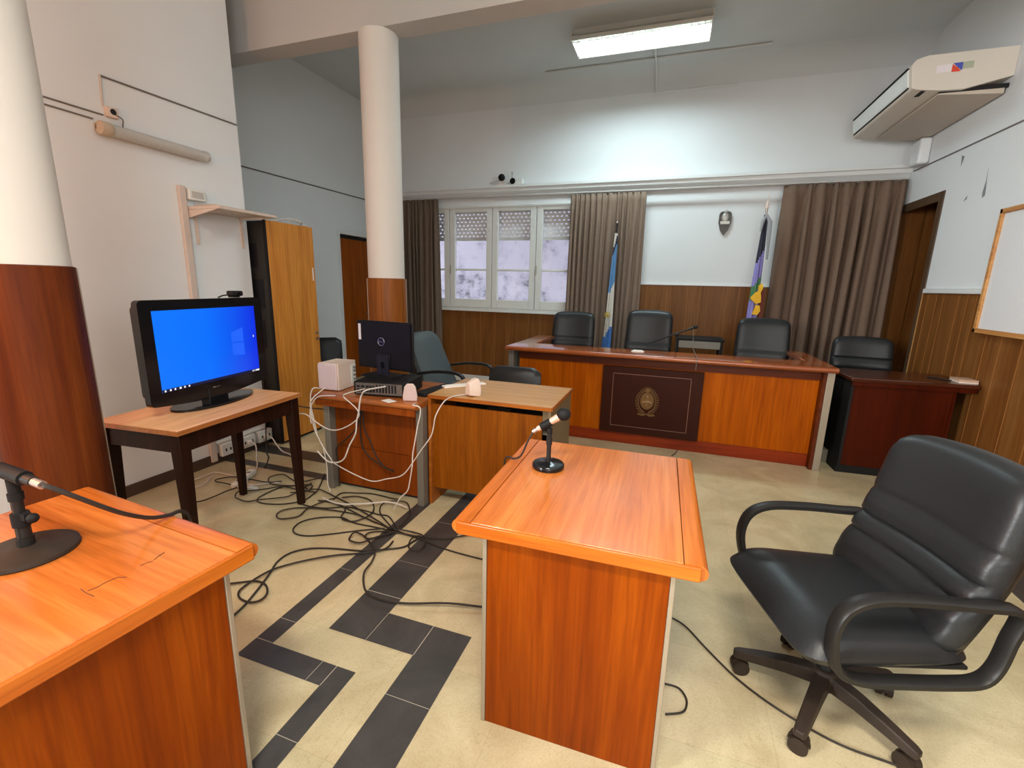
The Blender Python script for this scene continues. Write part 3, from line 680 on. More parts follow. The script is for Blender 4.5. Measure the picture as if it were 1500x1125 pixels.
# microphone on the middle desk
t = thing('desk_microphone', 'microphone with foam head on a short stand on the middle desk', 'microphone', (-.424, 1.722, .7685))
m = MB(); m.lathe([(.063, 0), (.066, .004), (.066, .016), (.062, .021), (.02, .024), (.012, .028)], n=36); m.build('base', 'glossblack', t)
m = MB(); m.tube([(0, 0, .02), (0, 0, .15)], .0095, 14); m.tube([(0, 0, .10), (0, 0, .13)], .0125, 14); m.build('pole', 'blackplastic', t)
m = MB(); m.tube([(0, 0, .145), (0, 0, .17)], .0115, 12); m.tube([(-.035, 0, .17), (.005, 0, .197)], .017, 14); m.build('clip', 'matteblack', t)
ax = Vector((.118, 0, .084)).normalized(); o0 = Vector((-.045, 0, .163))
m = MB(); m.tube([o0-ax*.005, o0+ax*.10], [.0115, .0155], 16); m.build('handle', 'champagne', t)
m = MB(); m.tube([o0-ax*.03, o0-ax*.006], .0095, 12); m.build('plug', 'silver', t)
hd = o0+ax*.122; m = MB(); m.sphere(hd, .026, 18, 12, sc=(1.1, 1, 1)); m.build('foam_head', 'matteblack', t)
cable_tube('microphone_cable', 'black cable hanging from the microphone on the middle desk over its left edge', [(-.424-.07, 1.722, .7685+.14), (-.515, 1.722, .87), (-.545, 1.73, .80), (-.58, 1.74, .777), (-.612, 1.75, .775), (-.632, 1.765, .73), (-.64, 1.80, .5), (-.63, 1.85, .2), (-.62, 1.9, .012), (-.66, 2.0, .006)], .004, 'cable_black')

# microphone on the near-left desk
t = thing('desk_microphone', 'microphone on a heavy round-base stand on the near left desk', 'microphone', (-1.57, .615, .7685))
m = MB(); m.lathe([(.101, 0), (.105, .004), (.103, .012), (.093, .017), (.04, .021), (.026, .026)], n=48); m.build('base', 'dustyplastic', t)
m = MB(); m.tube([(0, 0, .015), (0, 0, .08)], .0155, 16); m.tube([(0, 0, .075), (0, 0, .185)], .012, 14); m.tube([(0, 0, .025), (0, 0, .05)], .018, 16); m.build('pole', 'blackplastic', t)
m = MB(); m.tube([(0, 0, .082), (0, 0, .118)], .019, 16); m.box(0, .036, -.008, .008, .103, .122); m.tube([(.03, 0, .112), (.048, 0, .112)], .004, 8); m.build('clamp', 'matteblack', t)
m = MB(); m.sphere((.056, 0, .114), .013, 12, 8); m.build('knob', 'matteblack', t)
m = MB(); m.tube([(0, 0, .155), (0, 0, .175)], .016, 14); m.tube([(0, 0, .175), (0, 0, .212)], .013, 14); m.tube([(-.05, 0, .232), (.06, 0, .225)], .0185, 16); m.build('clip', 'matteblack', t)
m = MB(); m.tube([(.095, 0, .222), (-.16, 0, .238)], [.0125, .021], 16); m.tube([(-.16, 0, .238), (-.22, 0, .242)], [.021, .029], 16); m.build('handle', 'blackplastic', t)
m = MB(); m.tube([(.093, 0, .222), (.13, 0, .218)], .0105, 14); m.build('plug', 'silver', t)
m = MB(); m.sphere((-.245, 0, .243), .031, 16, 10); m.build('foam_head', 'matteblack', t)
cable_tube('microphone_cable', 'black cable drooping from the near left microphone across the desk edge', [(-1.434, .615, .986), (-1.42, .622, .98), (-1.40, .66, .94), (-1.39, .74, .86), (-1.41, .82, .80), (-1.42, .88, .777), (-1.43, .925, .765), (-1.45, .96, .70), (-1.50, 1.0, .4), (-1.58, 1.05, .03), (-1.66, 1.12, .008)], .0062, 'cable_black')

# ------------------------------------------------------------------ judges' bench
t = thing('judge_bench', 'long raised judges bench with dark emblem panel and steel end legs', 'bench', (0, 0, 0))
zt0, zt1 = .866, .908
def bullnose(y0, y1):
    r = (zt1-zt0)/2; return [(y1, zt0), (y1, zt1)]+[(y0+r-r*sin(a), (zt0+zt1)/2+r*cos(a)) for a in [pi*k/10 for k in range(11)]]
m = MB(); m.prism(bullnose(4.235, 4.62), 'x', -1.53, 1.305, smooth=True); m.build('worktop', 'judge_top', t)
m = MB(); m.box(-1.53, -1.33, 4.62, 5.45, zt0, zt1); m.build('return_top', 'judge_top', t, bevel=.008)
m = MB(); m.box(1.15, 1.305, 4.62, 5.30, zt0, zt1); m.build('return_top', 'judge_top', t, bevel=.008)
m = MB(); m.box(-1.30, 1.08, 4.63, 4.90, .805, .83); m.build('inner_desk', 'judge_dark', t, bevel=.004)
m = MB(); m.box(-1.44, 1.235, 4.425, 4.445, .10, zt0); m.build('front_panel', 'judge_z', t)
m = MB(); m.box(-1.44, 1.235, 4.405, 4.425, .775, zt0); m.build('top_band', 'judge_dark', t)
m = MB(); m.box(-1.44, 1.235, 4.415, 4.43, .0, .112); m.build('kick_board', 'kick', t, bevel=.002)
m = MB(); m.box(-.575, .33, 4.375, 4.404, .118, .768); m.build('emblem_panel', 'emblem_panel', t, bevel=.003); ep = t.children[-1]
m = MB(); yq = 4.374; x0, x1, z0, z1 = -.475, .228, .185, .705; e = .006
for (a, b_, c_, d_) in ((x0, x1, z0, z0+e), (x0, x1, z1-e, z1), (x0, x0+e, z0, z1), (x1-e, x1, z0, z1)): m.box(a, b_, yq-.003, yq+.002, c_, d_)
m.build('border_line', 'emblem_line', ep)
# crest: oval shield, wreath of leaves, sun rays above, ribbon below
m = MB(); cx_, cz_ = -.145, .46; Y0 = 4.372
def flat(poly, y, th=.004): m.prism([(cx_+p[0], cz_+p[1]) for p in poly], 'y', y-th, y+.003)
flat([(.055*cos(a), .075*sin(a)) for a in [2*pi*k/28 for k in range(28)]], Y0)
m.tube([(cx_+.06*cos(a), Y0-.004, cz_+.08*sin(a)) for a in [2*pi*k/36 for k in range(36)]], .0045, 6, closed=True)
for s in (-1, 1):
    for k in range(13):
        a = radians(-80+k*12); px_, pz_ = s*.088*cos(a), .115*sin(a)-.005; dx, dz = -s*sin(a), cos(a)
        for q in (-1, 1):
            ux, uz = dx*.8+q*s*cos(a)*.6, dz*.8+q*sin(a)*.6
            flat([(px_, pz_), (px_+ux*.018-uz*.006, pz_+uz*.018+ux*.006), (px_+ux*.032, pz_+uz*.032), (px_+ux*.018+uz*.006, pz_+uz*.018-ux*.006)], Y0)
    flat([(0, -.12), (s*.03, -.135), (s*.075, -.125), (s*.08, -.14), (s*.03, -.15), (s*.005, -.138)], Y0)
for k in range(9):
    a = radians(20+k*17.5); flat([(.02*cos(a-.12), .1+.02*sin(a-.12)), (.045*cos(a), .1+.045*sin(a)), (.02*cos(a+.12), .1+.02*sin(a+.12))], Y0)
flat([(.02*cos(a), .1+.02*sin(a)) for a in [2*pi*k/16 for k in range(16)]], Y0-.002)
m.build('crest', 'emblem', ep)
m = MB(); m.tube([(cx_-.045, 4.366, cz_-.018), (cx_-.012, 4.364, cz_-.008), (cx_+.012, 4.364, cz_-.008), (cx_+.045, 4.366, cz_-.018)], .007, 8, spline=4); m.tube([(cx_, 4.365, cz_-.055), (cx_, 4.364, cz_+.04)], .0035, 6); m.lathe([(.012, .036), (.010, .046), (.003, .055)], (cx_, 4.366, cz_), 10); m.box(cx_-.05, cx_+.05, 4.366, 4.370, cz_+.0, cz_+.003); m.build('crest_relief', 'emblem_light', ep)
for x0, x1 in ((1.262, 1.315), (-1.53, -1.478)):
    m = MB(); m.box(x0, x1, 4.335, 4.62, 0, zt0); m.build('leg', 'steel' if x0 > 0 else 'steel_grey', t, bevel=.002)
m = MB(); m.box(1.236, 1.261, 4.345, 4.62, .0, zt0); m.build('leg_liner', 'judge_dark', t)
for x0, x1 in ((-1.50, -1.475), (1.27, 1.295)):
    m = MB(); m.box(x0, x1, 4.62, 5.33, .12, zt0); m.build('side_panel', 'judge_dark', t)
# on the judges' bench
m = MB(); m.box(-.33, -.215, 4.43, 4.50, zt1+.0005, zt1+.008); m.box(-.315, -.23, 4.44, 4.505, zt1+.008, zt1+.014)
tag(m.build('folded_paper', 'paper', bevel=.001), 'small folded white paper lying on the judges bench', 'paper')
t = thing('boom_microphone', 'slim boom microphone pointing up right on the judges bench', 'microphone', (.07, 4.75, .8305))
m = MB(); m.lathe([(.06, 0), (.062, .01), (.05, .016), (.012, .02)], n=28); m.build('base', 'matteblack', t)
m = MB(); m.tube([(0, 0, .01), (0, 0, .24)], .008, 10); m.sphere((0, 0, .235), .017, 12, 8); m.sphere((.0, -.015, .20), .012, 10, 6); m.build('pole', 'blackplastic', t)
m = MB(); m.tube([(-.275, 0, .13), (.11, 0, .295)], .0075, 10); m.build('boom', 'blackplastic', t)
m = MB(); m.tube([(.10, 0, .29), (.145, 0, .31)], .012, 12); m.sphere((.16, 0, .317), .02, 14, 10); m.build('microphone_head', 'blackplastic', t)
m = MB(); m.tube([(.145, 0, .305), (.15, .0, .2), (.155, -.05, .12), (.165, -.11, .095), (.17, -.3, .088), (.172, -.48, .087), (.173, -.522, .07), (.173, -.526, .03), (.172, -.522, -.02)], .0028, 5, spline=5); m.build('lead', 'cable_grey', t)
t = thing('side_desk', 'low dark-topped writing table seen behind the judges bench', 'table', (.33, 5.80, .12))
m = MB(); m.box(-.26, .26, -.2, .2, .805, .83); m.build('tabletop', 'matteblack', t, bevel=.004)
m = MB(); m.box(-.24, .24, -.18, -.165, .72, .805); m.build('apron', 'steel_grey', t)
for sx in (-.235, .235):
    for sy in (-.17, .17):
        m = MB(); m.box(sx-.014, sx+.014, sy-.014, sy+.014, 0, .805); m.build('leg', 'matteblack', t)

# ------------------------------------------------------------------ dark witness bench at the right
t = thing('witness_bench', 'dark reddish side bench standing against the right wall panelling', 'desk', (1.83, 4.36, 0), radians(3))
m = MB(); m.box(-.40, .452, 0, .50, .80, .832); m.build('worktop', 'darktop', t, bevel=.008)
m = MB(); m.box(-.385, .44, .012, .03, .765, .80); m.build('top_rail', 'darkwood', t)
m = MB(); m.box(-.36, .315, .04, .06, .07, .765); m.build('front_panel', 'darkwood', t, bevel=.002)
m = MB(); m.box(-.38, .30, .05, .42, 0, .07); m.build('kick_board', 'matteblack', t)
m = MB(); m.box(-.38, -.361, .03, .42, .07, .80); m.build('side_panel', 'matteblack', t)
m = MB(); m.box(.316, .335, .04, .42, .07, .80); m.build('side_panel', 'darkwood', t)
for k, (lab, dz, mat) in enumerate((('lower of two thin books on the right end of the dark bench', 0, 'creamplastic'), ('upper of two thin books on the right end of the dark bench', .0155, 'champagne'))):
    m = MB(); m.box(2.165, 2.285, 4.43, 4.57, .8325+dz, .8325+dz+.015); tag(m.build('book', mat, bevel=.002), lab, 'book', 'books on the dark bench')
m = MB(); m.tube([(2.05, 4.64, .8375), (2.155, 4.52, .8375)], .005, 8); tag(m.build('pen', 'matteblack'), 'black pen lying beside the books on the dark bench', 'pen')

# ------------------------------------------------------------------ clerk desks
t = thing('clerk_desk', 'red-brown clerk desk with grey metal legs carrying the computer', 'desk', (-1.89, 2.445, 0))
zt = .738
P = [(0+.019-.019*sin(a), zt-.019+.019*cos(a)) for a in [pi*k/8 for k in range(9)]]+[(.68, zt-.038), (.68, zt)]
m = MB(); m.prism(P, 'x', -.42, .405, smooth=True); m.build('worktop', 'redtop', t)
m = MB(); m.box(-.40, .39, .015, .03, .655, .70); m.build('top_rail', 'redwood', t)
m = MB(); m.box(-.35, .352, .155, .175, .325, .70); m.build('front_panel', 'redwood', t)
m = MB(); m.box(-.35, .352, .15, .17, .03, .322); m.build('lower_panel', 'redwood', t)
for x in (-.40, .355):
    m = MB(); m.box(x, x+.05, .085, .15, 0, .70); m.build('leg', 'steel_grey', t, bevel=.003)
    m = MB(); m.box(x+.005, x+.045, .15, .62, .02, .70); m.build('side_panel', 'redwood', t)
t = thing('oak_desk', 'light oak laminate desk joined to the right of the clerk desk', 'desk', (-1.055, 2.59, 0))
m = MB(); m.box(-.42, .422, 0, .60, .757, .781); m.build('worktop', 'oak_x', t, bevel=.002)
m = MB(); m.box(-.42, .424, -.006, 0, .757, .781); m.box(.422, .43, 0, .6, .757, .781); m.build('edge_band', 'oak_edge', t, bevel=.002)
m = MB(); m.box(-.4, .36, .03, .048, .114, .712); m.build('front_panel', 'oak_z', t, bevel=.001)
m = MB(); m.box(-.42, -.40, .0, .58, 0, .757); m.build('side_panel', 'oak_edge', t)
m = MB(); m.box(.402, .421, .0, .58, 0, .757); m.build('side_panel', 'oak_side', t)
m = MB(); m.box(.36, .4, .035, .05, .66, .756); m.build('upright', 'oak_side', t)
m = MB(); m.box(-.4, .4, .38, .395, .30, .757); m.build('inner_panel', 'darkgap', t)
m = MB(); m.box(-.1, .06, .07, .3, .6, .66); m.box(-.4, .4, .06, .37, .585, .6); m.build('inner_shelf', 'steel_grey', t)

# computer on the clerk desk
t = thing('desktop_computer', 'black desktop computer lying flat with its rear ports facing the room', 'computer', (-1.80, 2.60, .7385), radians(9))
m = MB(); m.box(-.215, .15, -.05, .28, .008, .10); m.box(-.19, .13, -.03, .26, 0, .008); m.build('case', 'matteblack', t, bevel=.004)
m = MB(); m.box(-.20, .135, -.053, -.049, .016, .092); m.build('rear_plate', 'pcmetal', t); rp_ = t.children[-1]
m = MB()
for k in range(7): m.box(-.05+.022*k, -.038+.022*k, -.0555, -.053, .03, .085)
for (a, b_) in ((-.19, -.17), (-.16, -.135), (-.125, -.105), (-.1, -.08), (-.075, -.06)): m.box(a, b_, -.056, -.053, .03, .05); m.box(a, b_, -.056, -.053, .06, .075)
m.build('port', 'darkgap', rp_)
t = thing('monitor', 'black monitor seen from behind, standing on the flat computer', 'monitor', (-1.925, 2.735, .839), radians(-6))
m = MB(); m.prism([(-.14, -.07), (.14, -.07), (.13, .10), (-.13, .10)], 'z', .0, .012); m.build('stand_base', 'matteblack', t, bevel=.004)
m = MB(); m.box(-.05, -.018, .0, .02, .01, .155); m.box(.018, .05, .0, .02, .01, .155); m.box(-.02, .02, .0, .02, .01, .055); m.box(-.02, .02, 0, .02, .1, .155); m.build('stand_neck', 'standblue', t, bevel=.003)
m = MB(); m.box(-.25, .25, .035, .05, .045, .39); m.prism([(-.235, .06), (.235, .06), (.235, .38), (-.235, .38)], 'y', .022, .036); m.box(-.06, .06, .014, .024, .1, .16); m.build('back_shell', 'monitorback', t, bevel=.006); bs = t.children[-1]
m = MB(); m.box(-.242, .242, .05, .052, .06, .382); m.build('screen', 'glossblack', t)
m = MB(); m.tube([(-.02+.028*cos(a), .0215, .245+.028*sin(a)) for a in [2*pi*k/28 for k in range(28)]], .0028, 6, closed=True); m.build('logo_ring', 'silver', bs)
lettering('logo_lettering', 'DELL', .017, 'silver', bs, (-.02, .0205, .245), (radians(90), 0, 0))
m = MB(); m.box(-.225, -.203, .019, .0215, .25, .365); m.build('sticker', 'white_sticker', bs)
t = thing('subwoofer', 'boxy white subwoofer at the left end of the clerk desk', 'speaker', (-2.25, 2.55, .7385), radians(4))
m = MB(); m.box(-.08, .08, .012, .22, 0.004, .195); m.box(-.07, .07, .03, .2, 0, .004); m.build('cabinet', 'creamplastic', t, bevel=.006)
m = MB(); m.box(-.078, .074, -.004, .014, .006, .192); m.build('front_cover', 'pinkplastic', t, bevel=.008)
m = MB(); m.box(.08, .083, .16, .215, .03, .17); m.build('control_plate', 'whiteplastic', t); cp = t.children[-1]
m = MB()
for z in (.06, .09, .12, .145): m.tube([(.083, .188, z), (.096, .188, z)], .008, 8)
m.build('jack', 'cable_grey', cp)
def satellite(label, loc, rz):
    t = thing('satellite_speaker', label, 'speaker', loc, rz, 'small white satellite speakers')
    P = [(-.045, 0), (.045, 0), (.048, .03), (.036, .095), (.02, .115), (-.02, .115), (-.036, .095), (-.048, .03)]
    m = MB(); n = len(P); r0 = [(p[0], 0, p[1]) for p in P]; r1 = [(p[0]*.98, .02, p[1]) for p in P]; r2 = [(p[0]*.6, .075, p[1]*.7+.01) for p in P]
    m.ring([r0, r1, r2], smooth=False); m.build('cabinet', 'creamplastic', t, bevel=.004)
    m = MB(); m.prism([(p[0]*.9, p[1]*.9+.006) for p in P], 'y', -.004, .002); m.build('grille', 'pinkplastic', t, bevel=.002)
satellite('small white satellite speaker on the front right corner of the clerk desk', (-1.575, 2.53, .7385), radians(20))
satellite('small white satellite speaker standing on the light oak desk', (-1.175, 2.71, .7815), radians(150))
t = thing('keyboard', 'black keyboard lying beside the computer on the clerk desk', 'keyboard', (-1.56, 2.865, .7385), radians(80))
m = MB(); m.box(-.2, .2, -.06, .06, 0, .016); m.build('base', 'matteblack', t, bevel=.004)
m = MB()
for i in range(15):
    for j in range(5): m.box(-.19+i*.0255, -.19+i*.0255+.021, -.05+j*.021, -.05+j*.021+.017, .016, .021)
m.build('keys', 'blackplastic', t)
m = MB(); m.box(-.16, .16, -.03, .03, 0, .012); m.box(-.14, -.02, -.02, .02, .012, .016); o = m.build('paper_bundle', 'paper', bevel=.002); o.location = (-1.37, 2.93, .7815); o.rotation_euler = (0, 0, radians(48)); tag(o, 'narrow flat white bundle lying on the oak desk beside the keyboard', 'papers')
m = MB(); m.box(-.045, .045, -.03, .03, 0, .002); o = m.build('paper_tag', 'paper'); o.location = (-1.70, 2.475, .7395); o.rotation_euler = (0, 0, radians(-25)); tag(o, 'small cream paper tag below the rear of the computer', 'tag')

# ------------------------------------------------------------------ executive chairs
def cushion(w0, w1, prof, n=14):
    """closed section 'prof' in (y,z), swept across x with soft side roll-off; w0/w1 widths low/high"""
    m = MB(); zs = [p[1] for p in prof]; zl, zh = min(zs), max(zs); ymid = sum(p[0] for p in prof)/len(prof); zmid = (zl+zh)/2
    rings = []
    for k in range(n+1):
        u = -1+2*k/n
        su = math.copysign(1-(1-abs(u))**1.0, u)
        edge = max(0, (abs(u)-.82)/.18); sh = math.sqrt(max(0, 1-edge*edge)) if edge < 1 else 0
        ring = []
        for (y, z) in prof:
            f = (z-zl)/(zh-zl) if zh > zl else 0
            w = w0*(1-f)+w1*f
            ring.append((u*w/2, y, z, sh))
        rings.append(ring)
    return rings, m

def exec_chair(name, label, loc, rz, lift=0, group='black executive chairs', arms=True, base_rot=0, H=.585):
    t = thing(name, label, 'chair', loc, rz, group)
    # five-star base
    m = MB(); m.lathe([(.045, .075), (.05, .09), (.05, .135), (.036, .15)], n=20)
    br = base_rot
    for k in range(5):
        a = br+2*pi*k/5; d = Vector((cos(a), sin(a), 0)); w = Vector((-sin(a), cos(a), 0)); rings = []
        for r_, z0, z1, hw_ in ((.03, .085, .14, .030), (.12, .085, .132, .027), (.22, .075, .112, .024), (.285, .066, .096, .021), (.30, .068, .09, .016)):
            c = d*r_; rings.append([c+w*hw_+Vector((0,0,z0)), c-w*hw_+Vector((0,0,z0)), c-w*hw_*.8+Vector((0,0,z1)), c+w*hw_*.8+Vector((0,0,z1))])
        m.ring(rings, smooth=True)
    m.build('star_base', 'dustyplastic', t, bevel=.004)
    for k in range(5):
        a = br+2*pi*k/5; c = Vector((.272*cos(a), .272*sin(a), .030)); sw = a+.9+k*1.3; ax_ = Vector((-sin(sw), cos(sw), 0)); m = MB()
        for s in (-1, 1):
            p = c+ax_*(s*.016); m.tube([p-ax_*.009, p+ax_*.009], .030, 18)
        m.tube([c+Vector((0,0,.01)), c+Vector((0,0,.045))], .012, 10)
        rings = [[c+ax_*q+Vector((.034*cos(sw)*cos(b), .034*sin(sw)*cos(b), .034*sin(b))) for b in [pi*j/8 for j in range(9)]] for q in (-.006, .006)]
        m.ring(rings)
        m.build('caster', 'dustyplastic', t)
    m = MB(); m.tube([(0,0,.13), (0,0,.27+lift)], .026, 16); m.tube([(0,0,.25+lift), (0,0,.36+lift)], .018, 14); m.build('gas_lift', 'blackplastic', t)
    m = MB(); m.box(-.09, .09, -.10, .12, .345+lift, .385+lift); m.box(-.25, .25, -.2, .23, .385+lift, .40+lift); m.build('seat_plate', 'blackplastic', t, bevel=.006)
    # seat cushion: rounded waterfall front
    NX, NY = 22, 22; m = MB(); top = []; bot = []
    def squircle(u, v, q):
        r = max(abs(u), abs(v)); d = (abs(u)**q+abs(v)**q)**(1/q)
        k = r/d if d > 1e-9 else 1
        return u*k, v*k, r
    for j in range(NY+1):
        for i in range(NX+1):
            u0, v0 = -1+2*i/NX, -1+2*j/NY
            u0 = math.copysign(abs(u0)**.75, u0); v0 = math.copysign(abs(v0)**.75, v0)
            u, v, r = squircle(u0, v0, 7)
            x = u*(.272-.018*v); y = -.015+.275*v
            dome = math.sqrt(max(0, 1-r**5)); front = 1-.62*max(0, (-v-.45)/.55)**2
            z = .425+lift+(.068+.010*(1-u*u))*dome*front-.012*v-.014*max(0, (-v-.6)/.4)
            top.append((x, y, z)); bot.append((x*.95, y*.95, .400+lift))
    n = NX+1; nb = len(top); V = top+bot; F = []
    for j in range(NY):
        for i in range(NX):
            a = j*n+i; F.append((a, a+1, a+n+1, a+n)); F.append((nb+a, nb+a+n, nb+a+n+1, nb+a+1))
    per = [i for i in range(n)]+[j*n+NX for j in range(1, NY+1)]+[NY*n+i for i in range(NX-1, -1, -1)]+[j*n for j in range(NY-1, 0, -1)]
    for k in range(len(per)):
        a, b_ = per[k], per[(k+1) % len(per)]; F.append((a, b_, nb+b_, nb+a))
    m.add(V, F, 0, True); m.build('seat', 'leather', t, sharp=60)
    # backrest
    NZ = 54; NX = 24; m = MB(); fr_, bk_ = [], []
    seams = (.175, .248, .355)
    for j in range(NZ+1):
        for i in range(NX+1):
            u0, v0 = -1+2*i/NX, -1+2*j/NZ
            u0 = math.copysign(abs(u0)**.7, u0); v0 = math.copysign(abs(v0)**.85, v0)
            u, v1, r = squircle(u0, v0, 9)
            v = (v1+1)/2; s_ = v*H; yb = .195+s_*.30+.03*sin(pi*v); z0 = .43+lift+s_*.955
            w = .268-.012*v; edge = math.sqrt(max(0, 1-r**7)); thick = .018+.066*edge
            groove = sum(.013*math.exp(-((s_-q)/.006)**2) for q in seams)*min(1, edge*1.6)
            swell = .007*sum(math.exp(-((s_-q)/.022)**2) for q in (.21, .30, .13))*edge
            wrap = -.038*u*u; lip = .016*max(0, (v-.8)/.2)*(1-u*u)
            fr_.append((u*w, yb-thick+groove-swell+wrap, z0+lip)); bk_.append((u*w*.985, yb+.012+wrap, z0+lip))
    n = NX+1; nb = len(fr_); V = fr_+bk_; F = []
    for j in range(NZ):
        for i in range(NX):
            a = j*n+i; F.append((a, a+1, a+n+1, a+n)); F.append((nb+a, nb+a+n, nb+a+n+1, nb+a+1))
    per = [i for i in range(n)]+[j*n+NX for j in range(1, NZ+1)]+[NZ*n+i for i in range(NX-1, -1, -1)]+[j*n for j in range(NZ-1, 0, -1)]
    for k in range(len(per)):
        a, b_ = per[k], per[(k+1) % len(per)]; F.append((a, b_, nb+b_, nb+a))
    m.add(V, F, 0, True); m.build('backrest', 'leather', t, sharp=70)
    # rear shell of the back
    m = MB(); rings = []
    for j in range(13):
        v = j/12; s = v*H*.93; yb = .215+s*.30+.03*sin(pi*v); z0 = .42+lift+s*.955; w = .245-.03*max(0, (v-.8)/.2)**2
        rings.append([(-w, yb-.035, z0), (-w*.9, yb+.012, z0), (0, yb+.032, z0), (w*.9, yb+.012, z0), (w, yb-.035, z0)])
    m.ring(rings); m.build('back_shell', 'dustyplastic', t)
    if arms:
        for s in (-1, 1):
            pts = [(s*.285, y, z+lift) for y, z in ((.285, .62), (.15, .638), (.0, .648), (-.13, .645), (-.20, .61), (-.225, .54), (-.215, .46), (-.19, .405), (-.12, .375), (.0, .372), (.14, .374), (.225, .385), (.262, .43), (.278, .52))]
            m = MB(); m.band(pts, .046, .024, (1, 0, 0), closed=True, spline=5); m.build('armrest', 'blackplastic', t)
    return t
ch = exec_chair('executive_chair', 'large black leather executive chair in the foreground beside the middle desk', (.655, 1.735, 0), radians(-72), base_rot=radians(72+27))
JZ = .1205
exec_chair('executive_chair', 'leftmost high black chair behind the judges bench, in front of the window wall', (-1.115, 5.26, JZ), radians(2), H=.665)
exec_chair('executive_chair', 'black chair behind the judges bench beside the light blue and white flag', (-.24, 5.28, JZ), radians(-1), H=.72)
exec_chair('executive_chair', 'black chair behind the judges bench in front of the violet flag', (.93, 5.20, JZ), radians(-3), H=.68)
exec_chair('executive_chair', 'black chair behind the dark side bench at the right end', (1.815, 5.15, JZ), radians(-4), lift=-.02, H=.555)

# grey desk chair behind the monitor (turned to the right)
t = thing('desk_chair', 'grey upholstered desk chair behind the monitor with a reclined back', 'chair', (-1.92, 3.98, 0), radians(84))
m = MB(); m.lathe([(.04, .07), (.045, .12), (.03, .14)], n=16)
for k in range(5):
    a = 2*pi*k/5; m.tube([(0,0,.10), (.27*cos(a), .27*sin(a), .07)], [.024, .017], 8)
m.build('star_base', 'blackplastic', t)
for k in range(5):
    a = 2*pi*k/5; m = MB(); m.sphere((.27*cos(a), .27*sin(a), .030), .029, 12, 8); m.build('caster', 'blackplastic', t)
m = MB(); m.tube([(0,0,.12), (0,0,.42)], .022, 12); m.build('gas_lift', 'blackplastic', t)
m = MB(); m.box(-.25, .25, -.25, .25, .42, .52); m.build('seat', 'greyleather', t, bevel=.035, seg=4)
m = MB(); rings = []
for j in range(13):
    v = j/12; z = .47+.55*v; y = .20+.25*v; w = .26-.03*v-.08*max(0, (v-.85)/.15)**2
    rings.append([(-w, y-.03, z), (-w*.8, y-.055, z), (w*.8, y-.055, z), (w, y-.03, z), (w, y+.02, z), (w*.8, y+.045, z), (-w*.8, y+.045, z), (-w, y+.02, z)])
m.ring(rings); m.build('backrest', 'greyleather', t, sharp=60)
for s in (-1, 1):
    m = MB(); m.band([(s*.28, .28, .66), (s*.28, .05, .70), (s*.28, -.16, .70), (s*.28, -.23, .64), (s*.28, -.22, .5), (s*.27, -.15, .43), (s*.25, 0, .42)], .045, .025, (1, 0, 0), spline=5); m.build('armrest', 'blackplastic', t)

# black visitor chair behind the oak desk
def visitor_chair(label, loc, rz, full=True):
    t = thing('visitor_chair', label, 'chair', loc, rz)
    m = MB(); rings = []
    for j in range(9):
        v = j/8; z = .50+.30*v; y = .20+.07*v; w = .235-.0*v-.07*max(0, (v-.8)/.2)**2
        rings.append([(-w, y-.005, z), (-w*.7, y-.03, z), (w*.7, y-.03, z), (w, y-.005, z), (w, y+.015, z), (w*.7, y+.03, z), (-w*.7, y+.03, z), (-w, y+.015, z)])
    m.ring(rings); m.build('backrest', 'leather', t, sharp=60)
    m = MB(); m.box(-.23, .23, -.24, .2, .41, .47); m.build('seat', 'leather', t, bevel=.025, seg=3)
    for s in (-1, 1):
        m = MB(); m.tube([(s*.22, -.2, .0), (s*.22, -.2, .42), (s*.22, -.15, .43)], .011, 8); m.build('leg', 'matteblack', t)
        m = MB(); m.tube([(s*.22, .24, 0), (s*.22, .19, .40), (s*.22, .21, .55), (s*.22, .265, .76)], .011, 8, spline=4); m.build('leg', 'matteblack', t)
    return t
visitor_chair('low black padded chair pushed in behind the light oak desk', (-1.235, 3.46, 0), radians(3))
visitor_chair('black chair in the recess between the tall cabinet and the brown door', (-3.96, 4.42, 0), radians(40))

